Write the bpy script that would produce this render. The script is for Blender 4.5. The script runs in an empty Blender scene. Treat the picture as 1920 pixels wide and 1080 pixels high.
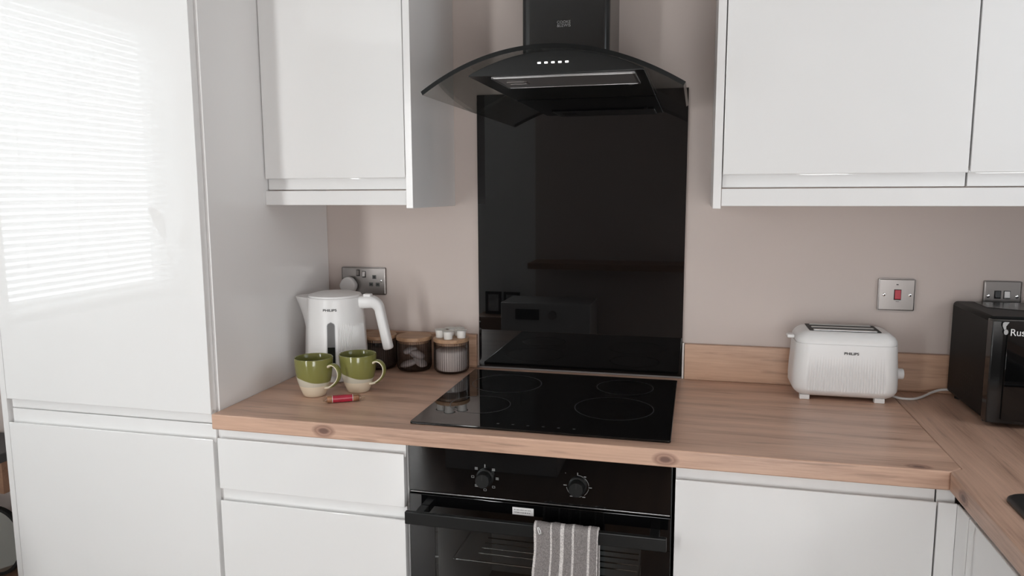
import bpy, bmesh, math, random
from mathutils import Vector, Matrix, noise
random.seed(7)
scene = bpy.context.scene
COL = scene.collection
ZW = 0.91            # height of the worktop above the floor; every builder below measures z from the worktop
PI = math.pi

# ------------------------------------------------------------------ camera
cam_d = bpy.data.cameras.new('camera')
cam = bpy.data.objects.new('camera', cam_d)
COL.objects.link(cam)
cam_d.sensor_width = 36.0
cam_d.lens = 36.0 * 1388.0 / 1920.0
cam_d.clip_start = 0.02
_yaw, _pitch, _roll = 0.2444, -0.1300, -0.0044
_f = Vector((-math.sin(_yaw) * math.cos(_pitch), math.cos(_yaw) * math.cos(_pitch), math.sin(_pitch)))
_r0 = Vector((math.cos(_yaw), math.sin(_yaw), 0))
_u0 = _r0.cross(_f)
_r = _r0 * math.cos(_roll) + _u0 * math.sin(_roll)
_u = -_r0 * math.sin(_roll) + _u0 * math.cos(_roll)
_m = Matrix((_r, _u, -_f)).transposed().to_4x4()
_m.translation = Vector((0.6307, -2.1222, 0.5312 + ZW))
cam.matrix_world = _m
scene.camera = cam

# ------------------------------------------------------------------ world, daylight, exposure
world = bpy.data.worlds.new('overcast_sky')
world.use_nodes = True
scene.world = world
bg = world.node_tree.nodes['Background']
bg.inputs[0].default_value = (0.86, 0.93, 1.0, 1)
bg.inputs[1].default_value = 2.0

def area_light(name, loc, rot, sx, sy, power, color):
    l = bpy.data.lights.new(name, 'AREA')
    l.shape = 'RECTANGLE'; l.size = sx; l.size_y = sy; l.energy = power; l.color = color
    o = bpy.data.objects.new(name, l); COL.objects.link(o)
    o.location = (loc[0], loc[1], loc[2] + ZW); o.rotation_euler = rot
    return o
# daylight outside the blind window; the other three are fill lights added out of view
area_light('daylight_left_window', (-2.27, -2.01, 0.70), (0, -PI / 2, 0), 1.45, 1.14, 22, (0.95, 0.98, 1.0))
area_light('added_fill_garden', (1.21, -3.16, -0.20), (PI / 2, 0, 0), 0.92, 1.24, 33, (1.0, 0.98, 0.97))
area_light('added_fill_hall', (-1.175, -3.63, 0.20), (PI / 2, 0, 0), 0.26, 2.0, 42, (1.0, 0.99, 0.98))
area_light('added_fill_sink', (1.95, -0.92, 0.78), (0, PI / 2, 0), 1.05, 0.98, 2, (1.0, 0.96, 0.95))

vs = scene.view_settings
vs.view_transform = 'Standard'; vs.look = 'None'; vs.gamma = 1.0; vs.use_curve_mapping = False
vs.exposure = 0.10
scene.cycles.use_denoising = True
scene.cycles.max_bounces = 12
scene.cycles.diffuse_bounces = 6
scene.cycles.transparent_max_bounces = 16
scene.cycles.transmission_bounces = 10
scene.cycles.sample_clamp_indirect = 6.0
scene.cycles.caustics_refractive = False
scene.cycles.caustics_reflective = False

# ------------------------------------------------------------------ materials
MATS = {}
def nodes_of(name):
    m = bpy.data.materials.new(name); m.use_nodes = True
    nt = m.node_tree
    return m, nt, nt.nodes['Principled BSDF'], nt.nodes['Material Output']

def pm(name, color, rough=0.5, metal=0.0, spec=0.5, trans=0.0, ior=1.5, coat=0.0, bump=0.0, bscale=200.0, var=0.0, vscale=6.0, emit=None, estr=0.0, sub=0.0):
    """procedural principled material: a faint noise variation in colour and fine relief"""
    if name in MATS: return MATS[name]
    m, nt, b, out = nodes_of(name)
    b.inputs['Roughness'].default_value = rough
    b.inputs['Metallic'].default_value = metal
    b.inputs['IOR'].default_value = ior
    b.inputs['Specular IOR Level'].default_value = spec
    b.inputs['Transmission Weight'].default_value = trans
    b.inputs['Coat Weight'].default_value = coat
    b.inputs['Coat Roughness'].default_value = 0.03
    if sub: 
        b.inputs['Subsurface Weight'].default_value = sub
        b.inputs['Subsurface Radius'].default_value = (0.01, 0.008, 0.006)
    tc = nt.nodes.new('ShaderNodeTexCoord')
    n = nt.nodes.new('ShaderNodeTexNoise'); n.inputs['Scale'].default_value = vscale; n.inputs['Detail'].default_value = 3
    nt.links.new(tc.outputs['Object'], n.inputs['Vector'])
    r = nt.nodes.new('ShaderNodeValToRGB')
    c = Vector(color)
    lo = c * (1 - var); hi = c * (1 + var)
    r.color_ramp.elements[0].position = 0.3; r.color_ramp.elements[0].color = (*lo, 1)
    r.color_ramp.elements[1].position = 0.7; r.color_ramp.elements[1].color = (*[min(1, x) for x in hi], 1)
    nt.links.new(n.outputs['Fac'], r.inputs['Fac'])
    nt.links.new(r.outputs['Color'], b.inputs['Base Color'])
    if bump:
        n2 = nt.nodes.new('ShaderNodeTexNoise'); n2.inputs['Scale'].default_value = bscale; n2.inputs['Detail'].default_value = 4
        nt.links.new(tc.outputs['Object'], n2.inputs['Vector'])
        bp = nt.nodes.new('ShaderNodeBump'); bp.inputs['Strength'].default_value = bump; bp.inputs['Distance'].default_value = 0.002
        nt.links.new(n2.outputs['Fac'], bp.inputs['Height']); nt.links.new(bp.outputs['Normal'], b.inputs['Normal'])
    if emit:
        b.inputs['Emission Color'].default_value = (*emit, 1); b.inputs['Emission Strength'].default_value = estr
    MATS[name] = m
    return m

def wood_mat(name, axis, light, dark, scale=1.0, rough=0.38, knots=(), staves=0.0):
    """long-grained timber or laminate, grain along axis 0/1/2, knots at given object-space points"""
    m, nt, b, out = nodes_of(name)
    N = nt.nodes.new; L = nt.links.new
    tc = N('ShaderNodeTexCoord')
    def stretch(along, across):
        mp = N('ShaderNodeMapping'); s = [across] * 3; s[axis] = along
        mp.inputs['Scale'].default_value = [x * scale for x in s]
        L(tc.outputs['Object'], mp.inputs['Vector']); return mp
    a = N('ShaderNodeTexNoise'); a.inputs['Scale'].default_value = 1; a.inputs['Detail'].default_value = 6; a.inputs['Roughness'].default_value = 0.6; a.inputs['Distortion'].default_value = 1.6
    L(stretch(1.4, 15).outputs[0], a.inputs['Vector'])
    f = N('ShaderNodeTexNoise'); f.inputs['Scale'].default_value = 1; f.inputs['Detail'].default_value = 6; f.inputs['Roughness'].default_value = 0.65
    L(stretch(7, 190).outputs[0], f.inputs['Vector'])
    w = N('ShaderNodeTexWave'); w.bands_direction = 'YZX'[axis] if False else ('Y' if axis != 1 else 'X')
    w.inputs['Scale'].default_value = 1; w.inputs['Distortion'].default_value = 13; w.inputs['Detail'].default_value = 2; w.inputs['Detail Scale'].default_value = 0.9; w.inputs['Detail Roughness'].default_value = 0.6
    L(stretch(0.55, 3.6).outputs[0], w.inputs['Vector'])
    m1 = N('ShaderNodeMath'); m1.operation = 'MULTIPLY_ADD'; m1.inputs[1].default_value = 0.48; L(a.outputs['Fac'], m1.inputs[0])
    m2 = N('ShaderNodeMath'); m2.operation = 'MULTIPLY_ADD'; m2.inputs[1].default_value = 0.42; L(f.outputs['Fac'], m2.inputs[0])
    m3 = N('ShaderNodeMath'); m3.operation = 'MULTIPLY'; m3.inputs[1].default_value = 0.13; L(w.outputs['Fac'], m3.inputs[0])
    L(m3.outputs[0], m2.inputs[2]); L(m2.outputs[0], m1.inputs[2])
    r = N('ShaderNodeValToRGB'); e = r.color_ramp.elements
    e[0].position = 0.33; e[0].color = (*dark, 1); e[1].position = 0.69; e[1].color = (*light, 1)
    mid = r.color_ramp.elements.new(0.50); mid.color = (*[(x * 0.62 + y * 0.38) for x, y in zip(light, dark)], 1)
    L(m1.outputs[0], r.inputs['Fac'])
    fk = N('ShaderNodeTexNoise'); fk.inputs['Scale'].default_value = 1; fk.inputs['Detail'].default_value = 3; L(stretch(6, 75).outputs[0], fk.inputs['Vector'])
    fr = N('ShaderNodeMapRange'); fr.inputs[1].default_value = 0.60; fr.inputs[2].default_value = 0.72; fr.inputs[3].default_value = 1.0; fr.inputs[4].default_value = 0.70; L(fk.outputs['Fac'], fr.inputs[0])
    fm = N('ShaderNodeMix'); fm.data_type = 'RGBA'; fm.blend_type = 'MULTIPLY'; fm.inputs[0].default_value = 1; L(r.outputs['Color'], fm.inputs[6]); L(fr.outputs[0], fm.inputs[7])
    col = fm.outputs[2]
    for (p, rad) in knots:
        vm = N('ShaderNodeVectorMath'); vm.operation = 'SUBTRACT'; vm.inputs[1].default_value = p
        L(tc.outputs['Object'], vm.inputs[0])
        sc = N('ShaderNodeVectorMath'); sc.operation = 'MULTIPLY'
        s = [1 / rad] * 3; s[axis] = 0.55 / rad; sc.inputs[1].default_value = s
        L(vm.outputs[0], sc.inputs[0])
        ln = N('ShaderNodeVectorMath'); ln.operation = 'LENGTH'; L(sc.outputs[0], ln.inputs[0])
        ad = N('ShaderNodeMath'); ad.operation = 'MULTIPLY_ADD'; ad.inputs[1].default_value = 0.7; L(a.outputs['Fac'], ad.inputs[0]); L(ln.outputs['Value'], ad.inputs[2])
        kr = N('ShaderNodeValToRGB'); ke = kr.color_ramp.elements
        ke[0].position = 0.45; ke[0].color = (0.30, 0.24, 0.24, 1); ke[1].position = 1.5 if False else 1.0; ke[1].color = (1, 1, 1, 1)
        k2 = kr.color_ramp.elements.new(0.62); k2.color = (0.72, 0.66, 0.66, 1)
        k3 = kr.color_ramp.elements.new(0.72); k3.color = (0.55, 0.48, 0.47, 1)
        dv = N('ShaderNodeMath'); dv.operation = 'MULTIPLY'; dv.inputs[1].default_value = 0.62; L(ad.outputs[0], dv.inputs[0])
        L(dv.outputs[0], kr.inputs['Fac'])
        mx = N('ShaderNodeMix'); mx.data_type = 'RGBA'; mx.blend_type = 'MULTIPLY'; mx.inputs[0].default_value = 1
        L(col, mx.inputs[6]); L(kr.outputs['Color'], mx.inputs[7]); col = mx.outputs[2]
    L(col, b.inputs['Base Color'])
    b.inputs['Roughness'].default_value = rough
    bp = N('ShaderNodeBump'); bp.inputs['Strength'].default_value = 0.12; bp.inputs['Distance'].default_value = 0.001
    L(f.outputs['Fac'], bp.inputs['Height']); L(bp.outputs['Normal'], b.inputs['Normal'])
    return m

def thin_glass(name, tint, rough=0.0, gloss=1.0):
    """clear pane: transparent body with a fresnel reflection"""
    m = bpy.data.materials.new(name); m.use_nodes = True
    nt = m.node_tree; nt.nodes.clear()
    out = nt.nodes.new('ShaderNodeOutputMaterial')
    t = nt.nodes.new('ShaderNodeBsdfTransparent'); t.inputs[0].default_value = (*tint, 1)
    g = nt.nodes.new('ShaderNodeBsdfGlossy'); g.inputs['Roughness'].default_value = rough; g.inputs[0].default_value = (gloss, gloss, gloss, 1)
    lw = nt.nodes.new('ShaderNodeLayerWeight'); lw.inputs[0].default_value = 0.5
    pw = nt.nodes.new('ShaderNodeMath'); pw.operation = 'POWER'; pw.inputs[1].default_value = 5.0
    fr = nt.nodes.new('ShaderNodeMath'); fr.operation = 'MULTIPLY_ADD'; fr.inputs[1].default_value = 0.8; fr.inputs[2].default_value = 0.04
    nt.links.new(lw.outputs['Facing'], pw.inputs[0]); nt.links.new(pw.outputs[0], fr.inputs[0])
    mx = nt.nodes.new('ShaderNodeMixShader')
    nt.links.new(fr.outputs[0], mx.inputs[0]); nt.links.new(t.outputs[0], mx.inputs[1]); nt.links.new(g.outputs[0], mx.inputs[2])
    nt.links.new(mx.outputs[0], out.inputs[0])
    return m

def slat_mat():
    m = bpy.data.materials.new('white_blind_slat'); m.use_nodes = True
    nt = m.node_tree; nt.nodes.clear()
    out = nt.nodes.new('ShaderNodeOutputMaterial')
    d = nt.nodes.new('ShaderNodeBsdfDiffuse'); d.inputs[0].default_value = (0.85, 0.86, 0.86, 1)
    t = nt.nodes.new('ShaderNodeBsdfTranslucent'); t.inputs[0].default_value = (0.9, 0.92, 0.92, 1)
    p = nt.nodes.new('ShaderNodeBsdfTransparent'); p.inputs[0].default_value = (0.9, 0.92, 0.93, 1)
    m1 = nt.nodes.new('ShaderNodeMixShader'); m1.inputs[0].default_value = 0.5
    m2 = nt.nodes.new('ShaderNodeMixShader'); m2.inputs[0].default_value = 0.04
    nt.links.new(d.outputs[0], m1.inputs[1]); nt.links.new(t.outputs[0], m1.inputs[2])
    nt.links.new(m1.outputs[0], m2.inputs[1]); nt.links.new(p.outputs[0], m2.inputs[2])
    nt.links.new(m2.outputs[0], out.inputs[0])
    return m

M_wall = pm('taupe_wall_paint', (0.585, 0.508, 0.472), 0.85, bump=0.05, bscale=300, var=0.01)
M_white_wall = pm('white_wall_paint', (0.78, 0.78, 0.77), 0.85, bump=0.05, bscale=300, var=0.01)
M_ceiling = pm('white_ceiling_paint', (0.85, 0.85, 0.84), 0.9, var=0.01)
M_floor = wood_mat('brown_wood_floor', 1, (0.20, 0.12, 0.08), (0.10, 0.06, 0.04), 0.7, 0.35)
M_gloss = pm('white_gloss_lacquer', (0.80, 0.795, 0.79), 0.012, spec=0.5, var=0.004)
M_carcass = pm('white_melamine', (0.80, 0.79, 0.785), 0.4, var=0.01)
M_panel = pm('white_gloss_panel', (0.78, 0.77, 0.765), 0.18, var=0.006)
M_dark_gap = pm('dark_gap_rubber', (0.03, 0.03, 0.03), 0.7)
WL, WD = (0.66, 0.43, 0.315), (0.345, 0.205, 0.145)
M_blackglass = pm('black_glass', (0.003, 0.003, 0.0032), 0.015, spec=0.5)
M_blacksatin = pm('black_satin_metal', (0.008, 0.0085, 0.0085), 0.36, spec=0.3, var=0.05)
M_blackmatt = pm('black_matt', (0.01, 0.01, 0.01), 0.6)
M_blackplastic = pm('black_gloss_plastic', (0.008, 0.008, 0.008), 0.12)
M_whiteplastic = pm('white_plastic', (0.76, 0.755, 0.75), 0.35, var=0.005)
M_steel = pm('brushed_steel', (0.27, 0.25, 0.24), 0.30, metal=1.0, bump=0.02, bscale=400)
M_chrome = pm('bright_chrome', (0.85, 0.85, 0.85), 0.08, metal=1.0)
M_sealant = pm('white_sealant', (0.72, 0.68, 0.66), 0.5)
M_greyprint = pm('grey_print', (0.22, 0.22, 0.22), 0.5)
M_dimprint = pm('dim_grey_print', (0.055, 0.055, 0.055), 0.5)
M_darkprint = pm('dark_print', (0.02, 0.02, 0.02), 0.5)
M_lightprint = pm('light_print', (0.75, 0.75, 0.75), 0.5)

# ------------------------------------------------------------------ mesh helpers
ORI = {}
def setp(o, label=None, cat=None, group=None, kind=None):
    if label: o['label'] = label
    if cat: o['category'] = cat
    if group: o['group'] = group
    if kind: o['kind'] = kind
    return o

def thing(name, base, label, cat, group=None, kind=None):
    o = bpy.data.objects.new(name, None); COL.objects.link(o)
    o.empty_display_size = 0.05
    o.location = (base[0], base[1], base[2] + ZW)
    ORI[o] = Vector(base)
    return setp(o, label, cat, group, kind)

class B:
    """collects geometry in scene coordinates (z from the worktop)"""
    def __init__(s): s.bm = bmesh.new()
    def box(s, x0, x1, y0, y1, z0, z1, bev=0.0, seg=2):
        t = bmesh.new()
        vs = [t.verts.new((x, y, z)) for z in (z0, z1) for y in (y0, y1) for x in (x0, x1)]
        for f in ((0, 2, 3, 1), (4, 5, 7, 6), (0, 1, 5, 4), (2, 6, 7, 3), (0, 4, 6, 2), (1, 3, 7, 5)): t.faces.new([vs[i] for i in f])
        bmesh.ops.recalc_face_normals(t, faces=t.faces)
        if bev:
            for f in bmesh.ops.bevel(t, geom=list(t.edges), offset=bev, segments=seg, profile=0.5, affect='EDGES')['faces']: f.smooth = True
        s.join(t); return s
    def join(s, t, mat=None):
        if mat is not None: t.transform(mat)
        me = bpy.data.meshes.new('tmp'); t.to_mesh(me); t.free(); s.bm.from_mesh(me); bpy.data.meshes.remove(me)
    def prism(s, poly, fn, a0, a1, bev=0.0, seg=2, ang=0.9):
        """poly: 2-D points; fn(u, p, q) -> xyz; extruded u from a0 to a1"""
        t = bmesh.new()
        A = [t.verts.new(fn(a0, *p)) for p in poly]; C = [t.verts.new(fn(a1, *p)) for p in poly]
        t.faces.new(A); t.faces.new(C[::-1]); n = len(poly)
        for i in range(n):
            f = t.faces.new((A[i], A[(i + 1) % n], C[(i + 1) % n], C[i])); f.smooth = (A[i].co - A[(i + 1) % n].co).length < 0.013
        bmesh.ops.recalc_face_normals(t, faces=t.faces)
        if bev:
            es = [e for e in t.edges if len(e.link_faces) == 2 and e.calc_face_angle(0) > ang]
            for f in bmesh.ops.bevel(t, geom=es, offset=bev, segments=seg, profile=0.5, affect='EDGES')['faces']: f.smooth = True
        s.join(t); return s
    def lathe(s, prof, c=(0, 0, 0), seg=48, rf=None, axis='z', close=False):
        t = bmesh.new(); rings = []
        for (r, z) in prof:
            ring = []
            for k in range(seg):
                a = 2 * PI * k / seg
                rr = rf(r, z, a) if rf else r
                p = (rr * math.cos(a), rr * math.sin(a), z)
                if axis == 'y': p = (p[0], p[2], p[1])
                if axis == 'x': p = (p[2], p[0], p[1])
                ring.append(t.verts.new((p[0] + c[0], p[1] + c[1], p[2] + c[2])))
            rings.append(ring)
        m = len(rings)
        for i in range(m - (0 if close else 1)):
            A, C = rings[i], rings[(i + 1) % m]
            for k in range(seg): t.faces.new((A[k], A[(k + 1) % seg], C[(k + 1) % seg], C[k]))
        if not close:
            if prof[0][0] > 1e-6: t.faces.new(rings[0][::-1])
            if prof[-1][0] > 1e-6: t.faces.new(rings[-1])
        bmesh.ops.remove_doubles(t, verts=t.verts, dist=1e-6)
        bmesh.ops.recalc_face_normals(t, faces=t.faces)
        for f in t.faces: f.smooth = len(f.verts) < 5
        s.join(t); return s
    def sweep(s, path, sec, up=(0, 1, 0), scl=None, closed=False, caps=True):
        """sec: 2-D section (a along side, b along up-ish normal)"""
        t = bmesh.new(); rings = []; P = [Vector(p) for p in path]; n = len(P); U = Vector(up)
        for i, p in enumerate(P):
            if closed: d = P[(i + 1) % n] - P[i - 1]
            else: d = P[min(i + 1, n - 1)] - P[max(i - 1, 0)]
            d.normalize(); side = d.cross(U)
            if side.length < 1e-6: side = d.orthogonal()
            side.normalize(); nn = side.cross(d)
            k = scl[i] if scl else 1.0
            rings.append([t.verts.new(p + side * (a * k) + nn * (b * k)) for a, b in sec])
        m = len(sec)
        for i in range(n if closed else n - 1):
            A, C = rings[i], rings[(i + 1) % n]
            for k in range(m): t.faces.new((A[k], A[(k + 1) % m], C[(k + 1) % m], C[k]))
        if caps and not closed: t.faces.new(rings[0][::-1]); t.faces.new(rings[-1])
        bmesh.ops.recalc_face_normals(t, faces=t.faces)
        for f in t.faces: f.smooth = True
        s.join(t); return s
    def tube(s, path, r, seg=10, up=(0, 0, 1), closed=False):
        return s.sweep(path, [(r * math.cos(2 * PI * k / seg), r * math.sin(2 * PI * k / seg)) for k in range(seg)], up, closed=closed)
    def grid(s, fn, nu, nv, closeu=False):
        t = bmesh.new()
        g = [[t.verts.new(fn(i / (nu if closeu else nu - 1), j / (nv - 1))) for j in range(nv)] for i in range(nu)]
        for i in range(nu if closeu else nu - 1):
            for j in range(nv - 1):
                a = (i + 1) % nu
                t.faces.new((g[i][j], g[a][j], g[a][j + 1], g[i][j + 1]))
        bmesh.ops.recalc_face_normals(t, faces=t.faces)
        for f in t.faces: f.smooth = True
        s.join(t); return s
    def raw(s, verts, faces):
        t = bmesh.new(); v = [t.verts.new(p) for p in verts]
        for f in faces:
            try: t.faces.new([v[i] for i in f])
            except ValueError: pass
        s.join(t); return s
    def out(s, name, mat, parent=None, base=None, label=None, cat=None, group=None, kind=None, smooth=35, mats=None, matfn=None, allsmooth=False):
        me = bpy.data.meshes.new(name)
        o = bpy.data.objects.new(name, me); COL.objects.link(o)
        if parent is not None:
            o.parent = parent; base = ORI[parent]
        else:
            if base is None: base = Vector((0, 0, 0))
            base = Vector(base); o.location = (base[0], base[1], base[2] + ZW)
        base = Vector(base); ORI[o] = base
        if matfn:
            for f in s.bm.faces: f.material_index = matfn(f.calc_center_median(), f.normal)
        bmesh.ops.translate(s.bm, verts=s.bm.verts, vec=-base)
        s.bm.to_mesh(me); s.bm.free()
        for m in (mats or [mat]): me.materials.append(m)
        if smooth >= 60 or allsmooth: me.polygons.foreach_set('use_smooth', [True] * len(me.polygons))
        if smooth:
            flags = [p.use_smooth for p in me.polygons]
            me.set_sharp_from_angle(angle=math.radians(smooth))
            me.polygons.foreach_set('use_smooth', flags)      # flat faces stay flat so that they mirror truly
        return setp(o, label, cat, group, kind)

def copy_thing(root, loc, label=None, rotz=None):
    """a copy of a thing with copies of its parts and sub-parts"""
    r = root.copy(); COL.objects.link(r); r.location = (loc[0], loc[1], loc[2] + ZW); ORI[r] = Vector(loc)
    if label: r['label'] = label
    if rotz is not None: r.rotation_euler = (0, 0, rotz)
    for ch in list(root.children):
        c = ch.copy(); COL.objects.link(c); c.parent = r
        for g in list(ch.children):
            d = g.copy(); COL.objects.link(d); d.parent = c
    return r

def text_geo(txt, height, bold=0.0, spacing=1.0):
    """flat lettering: (verts2d, faces) centred on x, baseline at 0"""
    cu = bpy.data.curves.new('lettering', 'FONT'); cu.body = txt; cu.size = 1.0; cu.align_x = 'CENTER'; cu.offset = bold; cu.space_character = spacing
    o = bpy.data.objects.new('lettering', cu); COL.objects.link(o)
    dg = bpy.context.evaluated_depsgraph_get(); dg.update()
    me = bpy.data.meshes.new_from_object(o.evaluated_get(dg))
    v = [(p.co.x, p.co.y) for p in me.vertices]; f = [list(p.vertices) for p in me.polygons]
    bpy.data.objects.remove(o); bpy.data.curves.remove(cu); bpy.data.meshes.remove(me)
    k = height / 0.69
    return [(a * k, b * k) for a, b in v], f

def fy(u, p, q): return (u, p, q)       # section in (y, z) along x
def fx(u, p, q): return (p, u, q)       # section in (x, z) along y
def fz(u, p, q): return (p, q, u)       # section in (x, y) along z

def jdoor(z0, z1, grip, yf, lip=0.027, t=0.022):
    """side section of a J-pull door as (d, z): d = 0 at the front face, negative into the cabinet"""
    if grip == 'top':
        zf = z1 - lip
        return [(-t, z0), (0, z0), (0, zf - 0.002), (-0.0006, zf - 0.0006), (-0.002, zf), (-0.0034, zf - 0.0005), (-0.0045, zf - 0.003), (-0.0065, zf - 0.0085), (-0.0095, zf - 0.0108),
                (-0.0125, zf - 0.009), (-0.0145, zf - 0.004), (-0.015, zf + 0.002), (-0.015, z1), (-t, z1)]
    if grip == 'bottom':
        zf = z0 + lip
        return [(-t, z1), (0, z1), (0, zf + 0.002), (-0.0006, zf + 0.0006), (-0.002, zf), (-0.0034, zf + 0.0005), (-0.0045, zf + 0.003), (-0.0065, zf + 0.0085), (-0.0095, zf + 0.0108),
                (-0.0125, zf + 0.009), (-0.0145, zf + 0.004), (-0.015, zf - 0.002), (-0.015, z0), (-t, z0)]
    return [(-t, z0), (0, z0), (0, z1), (-t, z1)]

def door_y(x0, x1, z0, z1, grip, yf, **k):      # faces -y
    return B().prism(jdoor(z0, z1, grip, yf, **k), lambda u, d, z: (u, yf - d, z), x0, x1, bev=0.0012, ang=1.2)
def door_x(y0, y1, z0, z1, grip, xf, **k):      # faces -x
    return B().prism(jdoor(z0, z1, grip, xf, **k), lambda u, d, z: (xf - d, u, z), y0, y1, bev=0.0012, ang=1.2)

# ------------------------------------------------------------------ room shell
XLW, XRW, YR, YF = -2.05, 1.715, -2.95, -3.4     # left wall, right wall, rear partition, far wall
ZC, ZF = 1.49, -0.91
def struct(name, b, mat, base=(0, 0, 0), label=None, cat=None, **k):
    return b.out(name, mat, None, base, label, cat, kind='structure', smooth=0, **k)
struct('floor', B().box(XLW - 0.2, XRW + 0.2, YF - 0.2, 0.2, ZF - 0.1, ZF), M_floor, (0, 0, ZF), 'brown wood floor beside the tall cabinet', 'floor')
struct('ceiling', B().box(XLW - 0.2, XRW + 0.2, YF - 0.2, 0.2, ZC, ZC + 0.1), M_ceiling, (0, 0, ZC), 'white ceiling over the kitchen', 'ceiling')
struct('wall_back', B().box(XLW - 0.2, XRW + 0.2, 0, 0.2, ZF, ZC), M_wall, (0, 0, ZF), 'taupe painted wall behind the hob and worktop', 'wall')
# left wall with the blind window's opening
WY0, WY1, WZ0, WZ1 = -2.56, -1.46, 0.0, 1.40
b = B(); b.box(XLW - 0.2, XLW, YF, WY0, ZF, ZC); b.box(XLW - 0.2, XLW, WY1, 0, ZF, ZC); b.box(XLW - 0.2, XLW, WY0, WY1, ZF, WZ0); b.box(XLW - 0.2, XLW, WY0, WY1, WZ1, ZC)
struct('wall_left', b, M_white_wall, (XLW, 0, ZF), 'white painted wall holding the window with the blind', 'wall')
SY0, SY1, SZ0, SZ1 = -1.40, -0.44, 0.26, 1.30      # opening of the window added over the sink for fill light
b = B(); b.box(XRW, XRW + 0.2, YF, SY0, ZF, ZC); b.box(XRW, XRW + 0.2, SY1, 0, ZF, ZC); b.box(XRW, XRW + 0.2, SY0, SY1, ZF, SZ0); b.box(XRW, XRW + 0.2, SY0, SY1, SZ1, ZC)
struct('wall_right', b, M_wall, (XRW, 0, ZF), 'taupe painted wall over the sink run', 'wall')
HX_0, HX_1, HZ1 = -1.32, -1.03, 1.25               # opening of the added hall door, lets in fill light
b = B(); b.box(XLW, HX_0, YF - 0.2, YF, ZF, ZC); b.box(HX_1, -0.46, YF - 0.2, YF, ZF, ZC); b.box(HX_0, HX_1, YF - 0.2, YF, HZ1, ZC)
struct('wall_far', b, M_white_wall, (-1.2, YF, ZF), 'white painted far wall opposite the tall cabinet', 'wall')
GX0, GX1, GZ1 = 0.74, 1.69, 1.25                   # opening of the added garden door, lets in fill light
b = B(); b.box(-0.46, GX0, YR - 0.12, YR, ZF, ZC); b.box(GX1, XRW, YR - 0.12, YR, ZF, ZC); b.box(GX0, GX1, YR - 0.12, YR, GZ1, ZC); b.box(-0.46, -0.36, YF, YR - 0.12, ZF, ZC)
struct('wall_rear', b, M_wall, (0.6, YR, ZF), 'taupe wall opposite the hob', 'wall')
b = B(); b.box(XLW, -1.146, -0.014, 0, ZF, ZF + 0.10, 0.003); b.box(XLW, -1.146, -0.018, 0, ZF, ZF + 0.07, 0.003)
struct('baseboard_back', b, pm('grey_white_gloss_trim', (0.62, 0.62, 0.62), 0.35), (-1.6, 0, ZF), 'pale skirting board beside the tall cabinet', 'baseboard')

# window with blind on the left wall
w = thing('window_1', (XLW - 0.15, -2.01, WZ0), 'white framed window behind the venetian blind', 'window', kind='structure')
b = B(); x0, x1 = XLW - 0.19, XLW - 0.13
b.box(x0, x1, WY0, WY0 + 0.06, WZ0, WZ1, 0.004); b.box(x0, x1, WY1 - 0.06, WY1, WZ0, WZ1, 0.004); b.box(x0, x1, WY0, WY1, WZ0, WZ0 + 0.06, 0.004); b.box(x0, x1, WY0, WY1, WZ1 - 0.06, WZ1, 0.004)
b.out('window_frame', M_whiteplastic, w)
B().box(XLW - 0.165, XLW - 0.16, WY0 + 0.05, WY1 - 0.05, WZ0 + 0.05, WZ1 - 0.05).out('pane', thin_glass('window_glass', (0.97, 0.98, 0.98)), w, smooth=0)
B().box(XLW - 0.13, XLW + 0.03, WY0 - 0.02, WY1 + 0.02, WZ0 - 0.02, WZ0, 0.004).out('window_sill', M_whiteplastic, w)
bl = thing('venetian_blind', (XLW - 0.05, -2.01, WZ0 + 0.03), 'white venetian blind lowered over the left window', 'blind')
B().box(XLW - 0.075, XLW - 0.03, WY0 + 0.015, WY1 - 0.015, WZ1 - 0.04, WZ1, 0.003).out('head_rail', M_whiteplastic, bl)
B().box(XLW - 0.07, XLW - 0.04, WY0 + 0.02, WY1 - 0.02, WZ0 + 0.02, WZ0 + 0.035, 0.003).out('bottom_rail', M_whiteplastic, bl)
M_slat = slat_mat(); slat0 = None; zz = WZ0 + 0.05; ang = math.radians(46)
while zz < WZ1 - 0.05:
    if slat0 is None:
        dx, dz = 0.0140 * math.cos(ang), 0.0140 * math.sin(ang)
        b = B()
        b.raw([(XLW - 0.055 + dx * k + 0.002 * (1 - k * k) * math.sin(ang), y, zz + dz * k) for k in (-1, -0.33, 0.33, 1) for y in (WY0 + 0.02, WY1 - 0.02)],
              [(0, 1, 3, 2), (2, 3, 5, 4), (4, 5, 7, 6)])
        slat0 = b.out('slat', M_slat, bl); zs = zz
    else:
        c = slat0.copy(); COL.objects.link(c); c.parent = bl; c.location = (0, 0, zz - zs)
    zz += 0.0295
for y in (WY0 + 0.16, WY0 + 0.52, WY1 - 0.42, WY1 - 0.14):
    B().tube([(XLW - 0.038, y, WZ0 + 0.03), (XLW - 0.038, y, WZ1 - 0.02)], 0.0012, 6, up=(0, 1, 0)).out('cord', M_whiteplastic, bl)
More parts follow.
